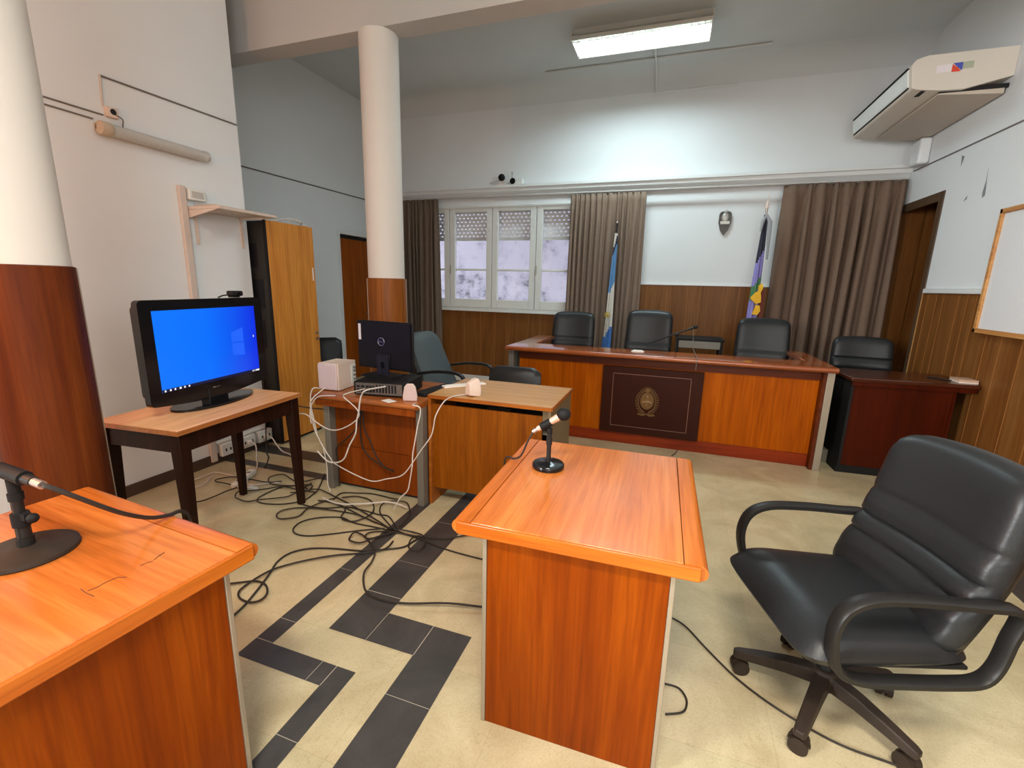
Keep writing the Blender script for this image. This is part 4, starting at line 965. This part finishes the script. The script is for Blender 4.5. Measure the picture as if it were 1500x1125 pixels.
# ------------------------------------------------------------------ flags
def flag(name, label, x, y, ztop, zflag, bands, width, finial, seed=0, lean=0.0):
    t = thing(name, label, 'flag', (x, y, .12))
    z0 = -.12
    m = MB(); m.tube([(0, 0, .03), (lean, 0, ztop-.12)], .011, 10); m.build('pole', 'silver' if finial == 'spear' else 'blackplastic', t)
    m = MB(); m.lathe([(.13, 0), (.13, .02), (.05, .04), (.02, .06)], n=24); m.build('base', 'blackplastic', t)
    m = MB(); zt_ = ztop-.12
    if finial == 'spear':
        m.add([(lean, -.004, zt_+.16), (lean-.022, 0, zt_+.02), (lean, -.008, zt_-.01), (lean+.022, 0, zt_+.02), (lean, .008, zt_+.02)], [(0,1,2),(0,2,3),(0,3,4),(0,4,1),(1,4,3,2)]); m.tube([(lean, 0, zt_-.05), (lean, 0, zt_)], .014, 8); m.tube([(lean-.03, 0, zt_+.03), (lean-.025, 0, zt_+.0), (lean+.025, 0, zt_+.0), (lean+.03, 0, zt_+.03)], .005, 6, spline=3)
    else: m.sphere((lean, 0, zt_+.01), .016, 12, 8)
    m.build('finial', 'silver', t)
    # hanging cloth: folded, hugging the pole, wider below
    rnd = random.Random(seed); mats = []; m = MB(); N_ = 40; KZ = 48
    rows = []
    for k in range(KZ+1):
        v = k/KZ; z = zflag[1]+(zflag[0]-zflag[1])*v-.12; row = []
        w = width*(.30+.70*min(1, v*1.15)); dp = .035+.05*min(1, v*1.3); px_ = lean*(z/(zt_))
        for i in range(N_):
            a = 2*pi*i/N_; f = 1+.30*sin(5*a+v*2.5+seed)+.14*sin(9*a-v*3)
            row.append((px_-w*.12*v+w*.5*cos(a)*f*.8, .5*dp*2*sin(a)*f*.8, z))
        rows.append(row)
    names = sorted(set(b[2] for b in bands)|{bands[0][2]}); 
    b0 = len(m.v); m.v += [p for r_ in rows for p in r_]
    for k in range(KZ):
        for i in range(N_):
            a = (i+.5)/N_*2*pi; v = (k+.5)/KZ+.05*cos(a); mt = 0
            for lo, hi, nm in bands:
                if lo <= v < hi: mt = names.index(nm)
            m.f.append((b0+k*N_+i, b0+k*N_+(i+1) % N_, b0+(k+1)*N_+(i+1) % N_, b0+(k+1)*N_+i)); m.m.append(mt); m.sm.append(True)
    m.build('cloth', names, t, sharp=180)
    return t
f1 = flag('flag', 'light blue and white flag with a gold sun hanging in front of the taupe curtain', -.79, 6.20, 2.30, (.55, 2.18), [(-1, .07, 'whitecloth'), (.07, .13, 'navy'), (.13, .43, 'skyblue'), (.43, .77, 'whitecloth'), (.77, 2, 'deepblue')], .115, 'ball', 1, .03)
m = MB(); m.tube([(-.006+.032*cos(a), -.088, 1.03+.032*sin(a)) for a in [2*pi*k/20 for k in range(20)]], .006, 6, closed=True); m.sphere((-.006, -.088, 1.03), .018, 12, 8, sc=(1, .4, 1)); m.build('sun_emblem', 'gold', f1)
f2 = flag('flag', 'violet flag with green and yellow patches hanging beside the wide brown curtain', .93, 6.20, 2.44, (.75, 2.36), [(-1, .28, 'navy'), (.28, .46, 'violet'), (.46, .55, 'greencloth'), (.55, 2, 'violet')], .135, 'spear', 4, -.005)
m = MB()
def blob(pts, y): m.prism(pts, 'y', y-.012, y+.03)
blob([(.005, 1.44), (.04, 1.47), (.055, 1.42), (.035, 1.36), (.045, 1.32), (.05, 1.25), (.0, 1.23), (-.055, 1.28), (-.065, 1.30), (-.02, 1.36), (.01, 1.38)], -.078)
blob([(.0, 1.22), (.045, 1.21), (.055, 1.15), (.03, 1.10), (-.03, 1.11), (-.01, 1.16)], -.078)
m.build('yellow_patch', 'yellowcloth', f2, bevel=.008)
m = MB(); blob([(.05, 1.40), (.085, 1.38), (.088, 1.06), (.05, 1.06)], -.04); m.build('red_patch', 'redcloth', f2, bevel=.006)
m = MB()
for s, l in ((-1, .18), (1, .34), (1.25, .5)): m.tube([(-.0, -.03, 2.24), (s*.035, -.04, 2.16), (s*.045, -.045, 2.24-l)], [.012, .02, .012]*1, 8)
m.build('tie_ribbon', 'greycloth', f2)

# ------------------------------------------------------------------ on the back wall
t = thing('wall_plaque', 'dark shield-shaped plaque with silver relief on the white back wall', 'plaque', (.52, YB, 2.32))
P = [(-.07, .10), (-.055, .125), (0, .14), (.055, .125), (.07, .10), (.072, .0), (.045, -.09), (0, -.15), (-.045, -.09), (-.072, 0)]
m = MB(); m.prism(P, 'y', -.03, -.001); m.build('shield', 'plaque', t, bevel=.006)
m = MB(); m.sphere((0, -.035, .125), .022, 12, 8, sc=(1, .6, 1)); m.sphere((0, -.03, .055), .045, 14, 10, sc=(1, .45, 1.35)); m.prism([(-.05, -.02), (.05, -.02), (.055, .015), (-.055, .015)], 'y', -.045, -.03); m.build('relief', 'plaque_relief', t, bevel=.003)
t = thing('security_camera', 'black ball camera with loose wires above the window ledge', 'camera', (-2.42, 6.42, 2.8705))
m = MB(); m.box(-.05, .05, -.03, .05, 0, .02); m.tube([(0, 0, .02), (.02, 0, .07)], .012, 8); m.build('mount', 'creamplastic', t)
m = MB(); m.sphere((.0, -.02, .10), .048, 16, 12); m.build('ball', 'matteblack', t)
m = MB(); m.lathe([(.02, -.075), (.018, -.066)], (0, 0, .095), 12, axis='y'); m.build('lens', 'glossblack', t)
m = MB(); m.tube([(-.03, 0, .06), (-.10, .0, .07), (-.16, .02, .05), (-.20, .05, .045)], .005, 6, spline=5); m.tube([(-.02, 0, .09), (-.1, .02, .12), (-.17, .05, .10)], .004, 6, spline=5); m.tube([(.02, -.01, .05), (.07, -.02, .02), (.1, 0, .04)], .004, 6, spline=5); m.build('wire', 'cable_white', t)
t = thing('projector_camera', 'white box camera with a dark lens on the ledge above the window', 'camera', (-2.2, 6.42, 2.8705))
m = MB(); m.box(-.09, .09, -.04, .06, 0, .075); m.build('body', 'whiteplastic', t, bevel=.006)
m = MB(); m.lathe([(.04, -.055), (.036, -.04)], (-.045, 0, .04), 18, axis='y'); m.build('lens', 'glossblack', t)
m = MB(); m.tube([(-.08, .02, .07), (-.08, .02, .16)], .004, 6); m.sphere((-.08, .02, .165), .009, 8, 6); m.build('antenna', 'cable_grey', t)

# conduits at the ceiling and wall
m = MB(); m.tube([(-1.75, 6.1, 4.085), (.75, 6.1, 4.085)], .012, 8); tag(m.build('ceiling_conduit', 'ceil'), 'thin pale conduit along the ceiling in front of the cove', 'conduit')
m = MB(); m.tube([(-.435, 5.62, 4.08), (-.435, 6.26, 4.08), (-.435, 6.42, 3.99), (-.435, 6.485, 3.9), (-.435, 6.485, 3.86), (.5, 6.485, 3.87)], .014, 8); tag(m.build('ceiling_conduit', 'whitetrim'), 'white conduit from the ceiling light down the cove to the back wall', 'conduit')

# ------------------------------------------------------------------ air conditioner
t = thing('air_conditioner', 'long cream air conditioner unit projecting from the right wall', 'air conditioner', (XR, 5.6, 3.1))
y0, y1 = -.66, .66
# section in (x, z)
P = [(-.002, .262), (-.56, .262), (-.64, .24), (-.665, .20), (-.64, .035), (-.60, .02), (-.45, 0), (-.30, -.005), (-.002, .06)]
m = MB(); m.prism(P, 'y', y0, y1, smooth=False); m.build('casing', 'ac', t, bevel=.016, seg=3); ca = t.children[-1]
m = MB(); m.prism([(-.666, .19), (-.672, .18), (-.656, .068), (-.646, .058), (-.63, .06), (-.65, .19)], 'y', y0+.05, y1-.05); m.build('vent_louvre', 'acvent', t, bevel=.003)
for zz in (.196, .052):
    m = MB(); xx = -.640-.03*(zz-.035)/.165; m.box(xx-.008, xx+.02, y0+.05, y1-.05, zz-.005, zz+.005); m.build('vent_gap', 'darkgap', t)
m = MB(); m.add([(-.44, y0+.04, -.006), (-.02, y0+.04, .01), (-.02, y1-.05, .01), (-.44, y1-.05, -.006), (-.44, y0+.04, -.018), (-.02, y0+.04, -.05), (-.02, y1-.05, -.05), (-.44, y1-.05, -.018)], [(0,1,2,3),(7,6,5,4),(0,4,5,1),(1,5,6,2),(2,6,7,3),(3,7,4,0)])
m.build('intake_grille', 'acunder', t, bevel=.004)
m = MB(); m.box(-.44, -.004, y0+.03, y0+.05, -.01, .02); m.build('grille_gap', 'darkgap', t)
m = MB(); m.box(-.565, -.515, y0+.02, y0+.14, -.004+.015, .016); 
m.build('receiver_window', 'darkgap', t)
yq = y0-.001
def sticker(nm, mat, pts):
    q = MB(); q.prism(pts, 'y', yq-.0015, yq+.0008); q.build(nm, mat, ca)
sticker('sticker', 'white_sticker', [(-.50, .125), (-.40, .13), (-.40, .185), (-.50, .18)])
sticker('sticker', 'red', [(-.40, .125), (-.34, .125), (-.36, .15), (-.40, .18)])
sticker('sticker', 'blue', [(-.395, .186), (-.335, .188), (-.335, .13), (-.36, .152)])
sticker('sticker', 'greenish', [(-.333, .14), (-.265, .142), (-.265, .19), (-.333, .188)])
lettering('sticker_lettering', 'BGH', .028, 'cable_grey', ca, (-.435, yq-.002, .155), (radians(90), 0, 0)) if False else None
m = MB(); m.box(XR-.10, XR-.001, 6.05, 6.25, 2.80, 3.045); tag(m.build('pipe_cover', 'wall', bevel=.02), 'pale pipe cover below the far end of the air conditioner', 'pipe cover')

# whiteboard
t = thing('whiteboard', 'whiteboard in a pine frame hanging on the right wall', 'whiteboard', (XR-.032, 3.72, 1.68))
m = MB(); m.box(-.012, .0, -.86, .86, -.44, .44); m.build('board', 'wbface', t)
hy, hz = .88, .46
m = MB(); m.box(-.028, 0, -hy, hy, hz-.035, hz); m.box(-.028, 0, -hy, hy, -hz, -hz+.035); m.box(-.028, 0, -hy, -hy+.035, -hz, hz); m.box(-.028, 0, hy-.035, hy, -hz, hz); m.build('frame', 'wbframe', t, bevel=.004)

# ------------------------------------------------------------------ cables on the floor
FC = {
'A': [(-1.744,1.213),(-1.758,1.337),(-1.795,1.452),(-1.846,1.577),(-1.894,1.678),(-1.892,1.766),(-1.825,1.838),(-1.702,1.886),(-1.553,1.921),(-1.468,1.961),(-1.347,2.036),(-1.319,2.107),(-1.302,2.163)],
'B': [(-2.003,1.409),(-1.927,1.457),(-1.852,1.504),(-1.778,1.493),(-1.728,1.453),(-1.712,1.401),(-1.749,1.375),(-1.814,1.379),(-1.858,1.411),(-1.875,1.474),(-1.862,1.552),(-1.842,1.627),(-1.76,1.72),(-1.645,1.818),(-1.511,1.903),(-1.419,1.973),(-1.424,2.066)],
'C': [(-.56,1.76),(-.672,1.74),(-.867,1.685),(-1.06,1.622),(-1.174,1.599),(-1.254,1.609),(-1.317,1.653),(-1.38,1.737),(-1.412,1.845),(-1.444,1.918),(-1.518,1.981),(-1.615,2.041),(-1.677,2.042),(-1.675,1.992),(-1.635,1.959),(-1.579,1.974),(-1.53,2.049),(-1.475,2.121)],
'D': [(-.6,2.09),(-.814,2.097),(-1.013,2.104),(-1.158,2.121),(-1.32,2.156),(-1.436,2.175),(-1.576,2.202),(-1.732,2.24),(-1.907,2.294),(-2.046,2.336)],
'E': [(-.83,2.45),(-.942,2.383),(-1.003,2.324),(-1.082,2.249),(-1.169,2.195),(-1.322,2.16),(-1.465,2.151),(-1.58,2.119),(-1.612,2.067),(-1.584,2.04),(-1.521,2.077),(-1.472,2.161)],
'F': [(-1.448,2.171),(-1.372,2.193),(-1.279,2.16),(-1.227,2.094),(-1.224,2.03),(-1.264,2.015),(-1.304,2.041),(-1.325,2.104),(-1.305,2.167)],
'G': [(-1.561,2.18),(-1.691,2.101),(-1.811,2.015),(-1.923,1.945),(-2.008,1.932),(-2.07,1.966),(-2.094,2.039),(-2.067,2.102),(-1.997,2.156),(-1.892,2.192),(-1.773,2.166),(-1.618,2.171),(-1.491,2.167)],
'H': [(-1.641,2.204),(-1.8,2.243),(-1.939,2.249),(-2.089,2.221),(-2.234,2.186),(-2.298,2.122),(-2.295,2.062),(-2.246,2.028),(-2.186,2.046),(-2.154,2.103),(-2.167,2.19),(-2.153,2.293),(-2.116,2.377)],
'I': [(-2.272,2.386),(-2.434,2.395),(-2.568,2.371),(-2.644,2.31),(-2.719,2.25),(-2.781,2.199),(-2.757,2.148),(-2.689,2.113),(-2.609,2.118),(-2.545,2.164),(-2.456,2.223),(-2.413,2.293),(-2.406,2.406),(-2.428,2.514)],
'J': [(-2.404,2.445),(-2.501,2.465),(-2.596,2.399),(-2.616,2.284),(-2.606,2.198),(-2.556,2.159),(-2.469,2.164),(-2.366,2.208),(-2.295,2.288),(-2.3,2.374),(-2.332,2.474),(-2.478,2.708)],
'K': [(-2.989,1.953),(-2.906,2.009),(-2.899,2.098),(-2.884,2.183),(-2.885,2.27),(-3.003,2.281),(-3.098,2.275),(-3.135,2.318),(-3.046,2.388),(-2.895,2.407),(-2.746,2.406),(-2.66,2.461)],
'M': [(-1.488,2.163),(-1.666,2.296),(-1.723,2.367),(-1.734,2.444),(-1.676,2.498),(-1.591,2.485),(-1.525,2.414),(-1.476,2.312),(-1.468,2.203)],
'N': [(-2.116,2.377),(-2.128,2.48),(-2.031,2.52),(-1.928,2.55),(-1.842,2.55),(-1.747,2.543),(-1.704,2.55)],
'O': [(-2.072,2.412),(-1.982,2.459),(-1.874,2.457),(-1.78,2.376),(-1.738,2.283),(-1.769,2.182),(-1.831,2.157),(-1.896,2.19),(-1.939,2.281),(-2.073,2.326),(-2.189,2.313)],
'P': [(-1.496,2.152),(-1.636,2.22),(-1.792,2.277),(-1.959,2.338),(-2.138,2.403),(-2.295,2.432),(-2.38,2.379),(-2.438,2.319)],
'R': [(-1.481,2.198),(-1.621,2.314),(-1.702,2.313),(-1.828,2.325),(-1.962,2.32),(-2.084,2.255),(-2.211,2.237),(-2.323,2.259)],
'S': [(-2.45,2.62),(-2.52,2.5),(-2.62,2.52),(-2.75,2.56),(-2.80,2.48),(-2.70,2.40),(-2.55,2.42),(-2.42,2.5),(-2.36,2.42)],
'right': [(.132,1.991),(.191,1.953),(.282,1.832),(.385,1.715),(.519,1.62),(.669,1.555),(.82,1.538),(.95,1.51),(1.1,1.45)],
'rloop': [(.10,1.60),(.153,1.599),(.179,1.568),(.183,1.533),(.166,1.494),(.11,1.465)],
}
FL = {
'A': 'black floor cable sweeping from the near left desk up to the cable knot',
'B': 'black floor cable with a round loop beside the near left desk',
'C': 'black floor cable curving across both dark stripes to the middle desk',
'D': 'black floor cable running straight from the middle desk into the tangle',
'E': 'black floor cable ending behind the middle desk after crossing the wide stripe',
'F': 'short black cable loop on the wide dark floor stripe',
'G': 'wide flat black cable loop lying on the beige tiles in front of the clerk desk',
'H': 'black cable looping in front of the television table leg',
'I': 'black cable loop on the tiles between the legs of the television table',
'J': 'black cable loop around the front right leg of the television table',
'K': 'black cable snaking under the television table near the left wall',
'M': 'black cable arching on the floor just in front of the clerk desk steel leg',
'N': 'black cable lying right under the front panel of the clerk desk',
'O': 'black cable coil in the middle of the tangle before the clerk desk',
'P': 'black cable crossing the tangle diagonally towards the television table',
'R': 'black cable in the tangle running alongside the diagonal one',
'S': 'black cable coil at the back of the tangle near the cabinet',
'right': 'thin black cable running under the foreground chair from the middle desk',
'rloop': 'small black cable loop at the right foot of the middle desk',
}
for i, (k, pts) in enumerate(FC.items()):
    r_ = .0052 if k in 'ABC' else (.0038 if k in ('right', 'rloop') else .0046)
    P3 = [(x, y, r_+.003+.011*(i % 3)*(0 if len(k) > 1 else 1)*(.4+.6*abs(sin(q*1.3+i)))) for q, (x, y) in enumerate(pts)]
    cable_tube('floor_cable', FL[k], P3, r_, 'cable_black', 'black cables on the floor')
for k, pts, lab in (('a', [(-3.30,2.161),(-3.285,2.253),(-3.28,2.335),(-3.27,2.4),(-3.198,2.413),(-3.05,2.40)], 'white floor cable curving along the skirting under the television table'), ('b', [(-3.191,2.089),(-3.151,2.162),(-3.155,2.24),(-3.20,2.296),(-3.24,2.365)], 'short white floor cable near the left wall skirting'),
                    ('c', [(-2.93,2.40),(-2.86,2.34),(-2.78,2.36),(-2.72,2.42),(-2.66,2.44)], 'white lead leaving the floor power strip to the right'), ('d', [(-2.166,2.33),(-2.0,2.30),(-1.85,2.36),(-1.72,2.44),(-1.62,2.44),(-1.551,2.42)], 'thin cream wire lying across the tangle before the clerk desk')):
    cable_tube('white_floor_cable', lab, [(x, y, .012 if k != 'd' else .034) for x, y in pts], .005, 'cable_white', 'white cables on the floor')
t = thing('power_strip', 'white power strip lying among the cables under the television table', 'power strip', (-2.95, 2.39, .002), radians(113))
m = MB(); m.box(-.14, .14, -.028, .028, 0, .038); m.build('body', 'whiteplastic', t, bevel=.008)
for k in range(3):
    m = MB(); m.lathe([(.017, .038), (.016, .0385)], (-.08+k*.075, 0, 0), 14); m.build('socket', 'cable_grey', t)
m = MB(); m.box(-2.80, -2.72, 2.27, 2.31, .001, .03); tag(m.build('plug_adapter', 'whiteplastic', bevel=.006), 'small white plug adapter on the floor right of the power strip', 'adapter')

# hanging wires in front of the clerk desk
HW = {
'W1': [(-2.256,.784),(-2.282,.731),(-2.283,.653),(-2.266,.551),(-2.248,.457),(-2.222,.398),(-2.204,.361),(-2.183,.224),(-2.187,.105),(-2.166,.044)],
'W2': [(-2.236,.782),(-2.263,.707),(-2.275,.628),(-2.255,.5),(-2.219,.425),(-2.174,.352),(-2.136,.304),(-2.107,.272),(-1.959,.22),(-1.804,.19),(-1.687,.225),(-1.565,.272),(-1.48,.378),(-1.425,.46),(-1.354,.559),(-1.331,.625),(-1.313,.706),(-1.30,.77)],
'W3': [(-2.05,.76),(-2.172,.745),(-2.227,.711),(-2.262,.656),(-2.272,.603),(-2.267,.542)],
'W4': [(-1.942,.79),(-1.973,.765),(-1.919,.727),(-1.873,.69),(-1.858,.651),(-1.897,.604),(-1.968,.558),(-2.049,.526),(-2.119,.526),(-2.189,.552),(-2.248,.584),(-2.298,.608),(-2.382,.603)],
'W5': [(-1.781,.83),(-1.82,.794),(-1.837,.744),(-1.85,.676),(-1.868,.616),(-1.882,.53),(-1.936,.438),(-1.981,.344),(-2.034,.306),(-2.106,.295),(-2.155,.319),(-2.204,.361)],
'W6': [(-1.50,.752),(-1.44,.772),(-1.393,.765),(-1.389,.72),(-1.408,.647),(-1.423,.574),(-1.447,.457),(-1.453,.382),(-1.474,.27),(-1.494,.198),(-1.551,.137),(-1.60,.05)],
}
HLb = {
'W1': 'white wire hanging from the subwoofer straight down to the floor',
'W2': 'long white speaker wire drooping across the clerk desk front to the oak desk speaker',
'W3': 'short white wire bending off the clerk desk edge beside the subwoofer',
'W4': 'white wire making a wide shallow loop below the clerk desk edge towards the cabinet',
'W5': 'thick white wire hanging from the computer rear and looping left',
'W6': 'white wire hanging from the clerk desk speaker down along the steel leg',
}
for i, (k, pts) in enumerate(HW.items()):
    y = 2.412-.014*i
    P3 = [(x, y, z) for x, z in pts]
    if k == 'W2': P3 = P3[:-1]+[(-1.30, 2.48, .775), (-1.285, 2.575, .79), (-1.26, 2.64, .787), (-1.22, 2.70, .788)]; P3[0] = (-2.23, 2.50, .775)
    if k == 'W1': P3 = [(-2.25, 2.46, .775)]+P3
    if k == 'W6': P3 = [(-1.50, 2.475, .745)]+P3[1:]
    if k == 'W5': P3 = [(-1.76, 2.53, .82)]+P3
    if k == 'W4': P3 = [(-1.92, 2.52, .79)]+P3
    cable_tube('hanging_wire', HLb[k], P3, .0038 if k != 'W5' else .005, 'cable_white', 'white wires hanging off the clerk desk')
for i, (pts, lab) in enumerate((
    ([(-1.96,.69),(-2.017,.513),(-2.118,.4),(-2.208,.323),(-2.218,.256),(-2.208,.162),(-2.211,.018)], 'black wire hanging on the left of the clerk desk front panel'),
    ([(-1.975,.69),(-1.99,.444),(-1.966,.339),(-1.897,.276),(-1.818,.243),(-1.73,.211)], 'black wire sagging across the middle of the clerk desk front panel'),
    ([(-1.95,.69),(-1.946,.513),(-1.901,.411),(-1.855,.31),(-1.789,.238),(-1.72,.225)], 'black wire hanging to the right of the sagging one on the clerk desk panel'))):
    cable_tube('hanging_wire', lab, [(x, 2.555-.012*i, z) for x, z in pts], .005, 'cable_black', 'black wires hanging under the clerk desk')
cable_tube('hanging_wire', 'black wire stretched from the cabinet side to the clerk desk leg', [(-3.15, 3.0, .50), (-2.9, 2.85, .50), (-2.6, 2.7, .54), (-2.34, 2.60, .58)], .005, 'cable_black', 'black wires hanging under the clerk desk')
cable_tube('hanging_wire', 'black cable dropping along the cabinet side behind the television table', [(-3.37, 3.02, .74), (-3.36, 3.0, .5), (-3.33, 2.96, .2), (-3.28, 2.9, .02), (-3.15, 2.8, .008), (-3.0, 2.62, .008)], .005, 'cable_black', 'black wires hanging under the clerk desk')
cable_tube('floor_cable', 'short thin black wire on the floor at the foot of the judges bench', [(.17, 4.40, .006), (.15, 4.30, .006), (.12, 4.22, .006)], .004, 'cable_black', 'black cables on the floor')

# ------------------------------------------------------------------ light
def area(name, loc, target, sx, sy, power, col):
    l = bpy.data.lights.new(name, 'AREA'); l.shape = 'RECTANGLE'; l.size = sx; l.size_y = sy; l.energy = power; l.color = col
    o = bpy.data.objects.new(name, l); C.objects.link(o); o.location = loc
    o.rotation_euler = (Vector(target)-Vector(loc)).to_track_quat('-Z', 'Y').to_euler()
    return o
a_ = area('ceiling_lamp_light', (-.555, 5.39, 3.94), (-.555, 5.39, 0), 1.25, .36, 28, (.74, .95, 1)); a_.data.spread = radians(160)
a_ = area('front_ceiling_light', (.1, -.9, 3.9), (.1, -.6, 0), 1.25, .4, 95, (1, .92, .82)); a_.data.spread = radians(150)
area('front_fill_light', (.9, YF+.05, 2.3), (.4, 2, 2.7), 2.6, 1.9, 74, (.88, .96, 1))  # added soft fill from behind the camera; the front wall has no window
a_ = area('side_fill_light', (XL+.05, -1.9, 2.2), (2.3, 1.6, 2.2), 1.3, 1.6, 120, (.94, .98, 1)); a_.data.spread = radians(76)  # added fill aimed across at the right wall; no window on this side
l = bpy.data.lights.new('warm_left_light', 'POINT'); l.energy = 34; l.color = (1, .30, .07); l.shadow_soft_size = .12  # unseen warm light added at the left to tint the near column, no fixture
o = bpy.data.objects.new('warm_left_light', l); C.objects.link(o); o.location = (-2.65, .1, 2.0)
W = bpy.data.worlds.new('world'); S.world = W; W.use_nodes = True
W.node_tree.nodes['Background'].inputs[0].default_value = (.91, .90, 1, 1); W.node_tree.nodes['Background'].inputs[1].default_value = 1.05

# ------------------------------------------------------------------ camera
cam = bpy.data.cameras.new('camera'); co = bpy.data.objects.new('camera', cam); C.objects.link(co)
yaw, pitch, roll, fpx = .330304588, .213461936, .0234795943, 666.965
fw = Vector((-sin(yaw)*cos(pitch), cos(yaw)*cos(pitch), -sin(pitch))); rt = Vector((cos(yaw), sin(yaw), 0)); up = rt.cross(fw)
r2 = rt*cos(roll)+up*sin(roll); u2 = -rt*sin(roll)+up*cos(roll)
mt = Matrix((r2, u2, -fw)).transposed().to_4x4(); mt.translation = Vector((0, 0, 1.5)); co.matrix_world = mt
cam.sensor_width = 36; cam.lens = fpx*36/1500; cam.clip_start = .02; cam.clip_end = 60
S.camera = co
S.view_settings.view_transform = 'Standard'; S.view_settings.look = 'None'; S.view_settings.gamma = 1; S.view_settings.exposure = .5
S.view_settings.use_curve_mapping = False
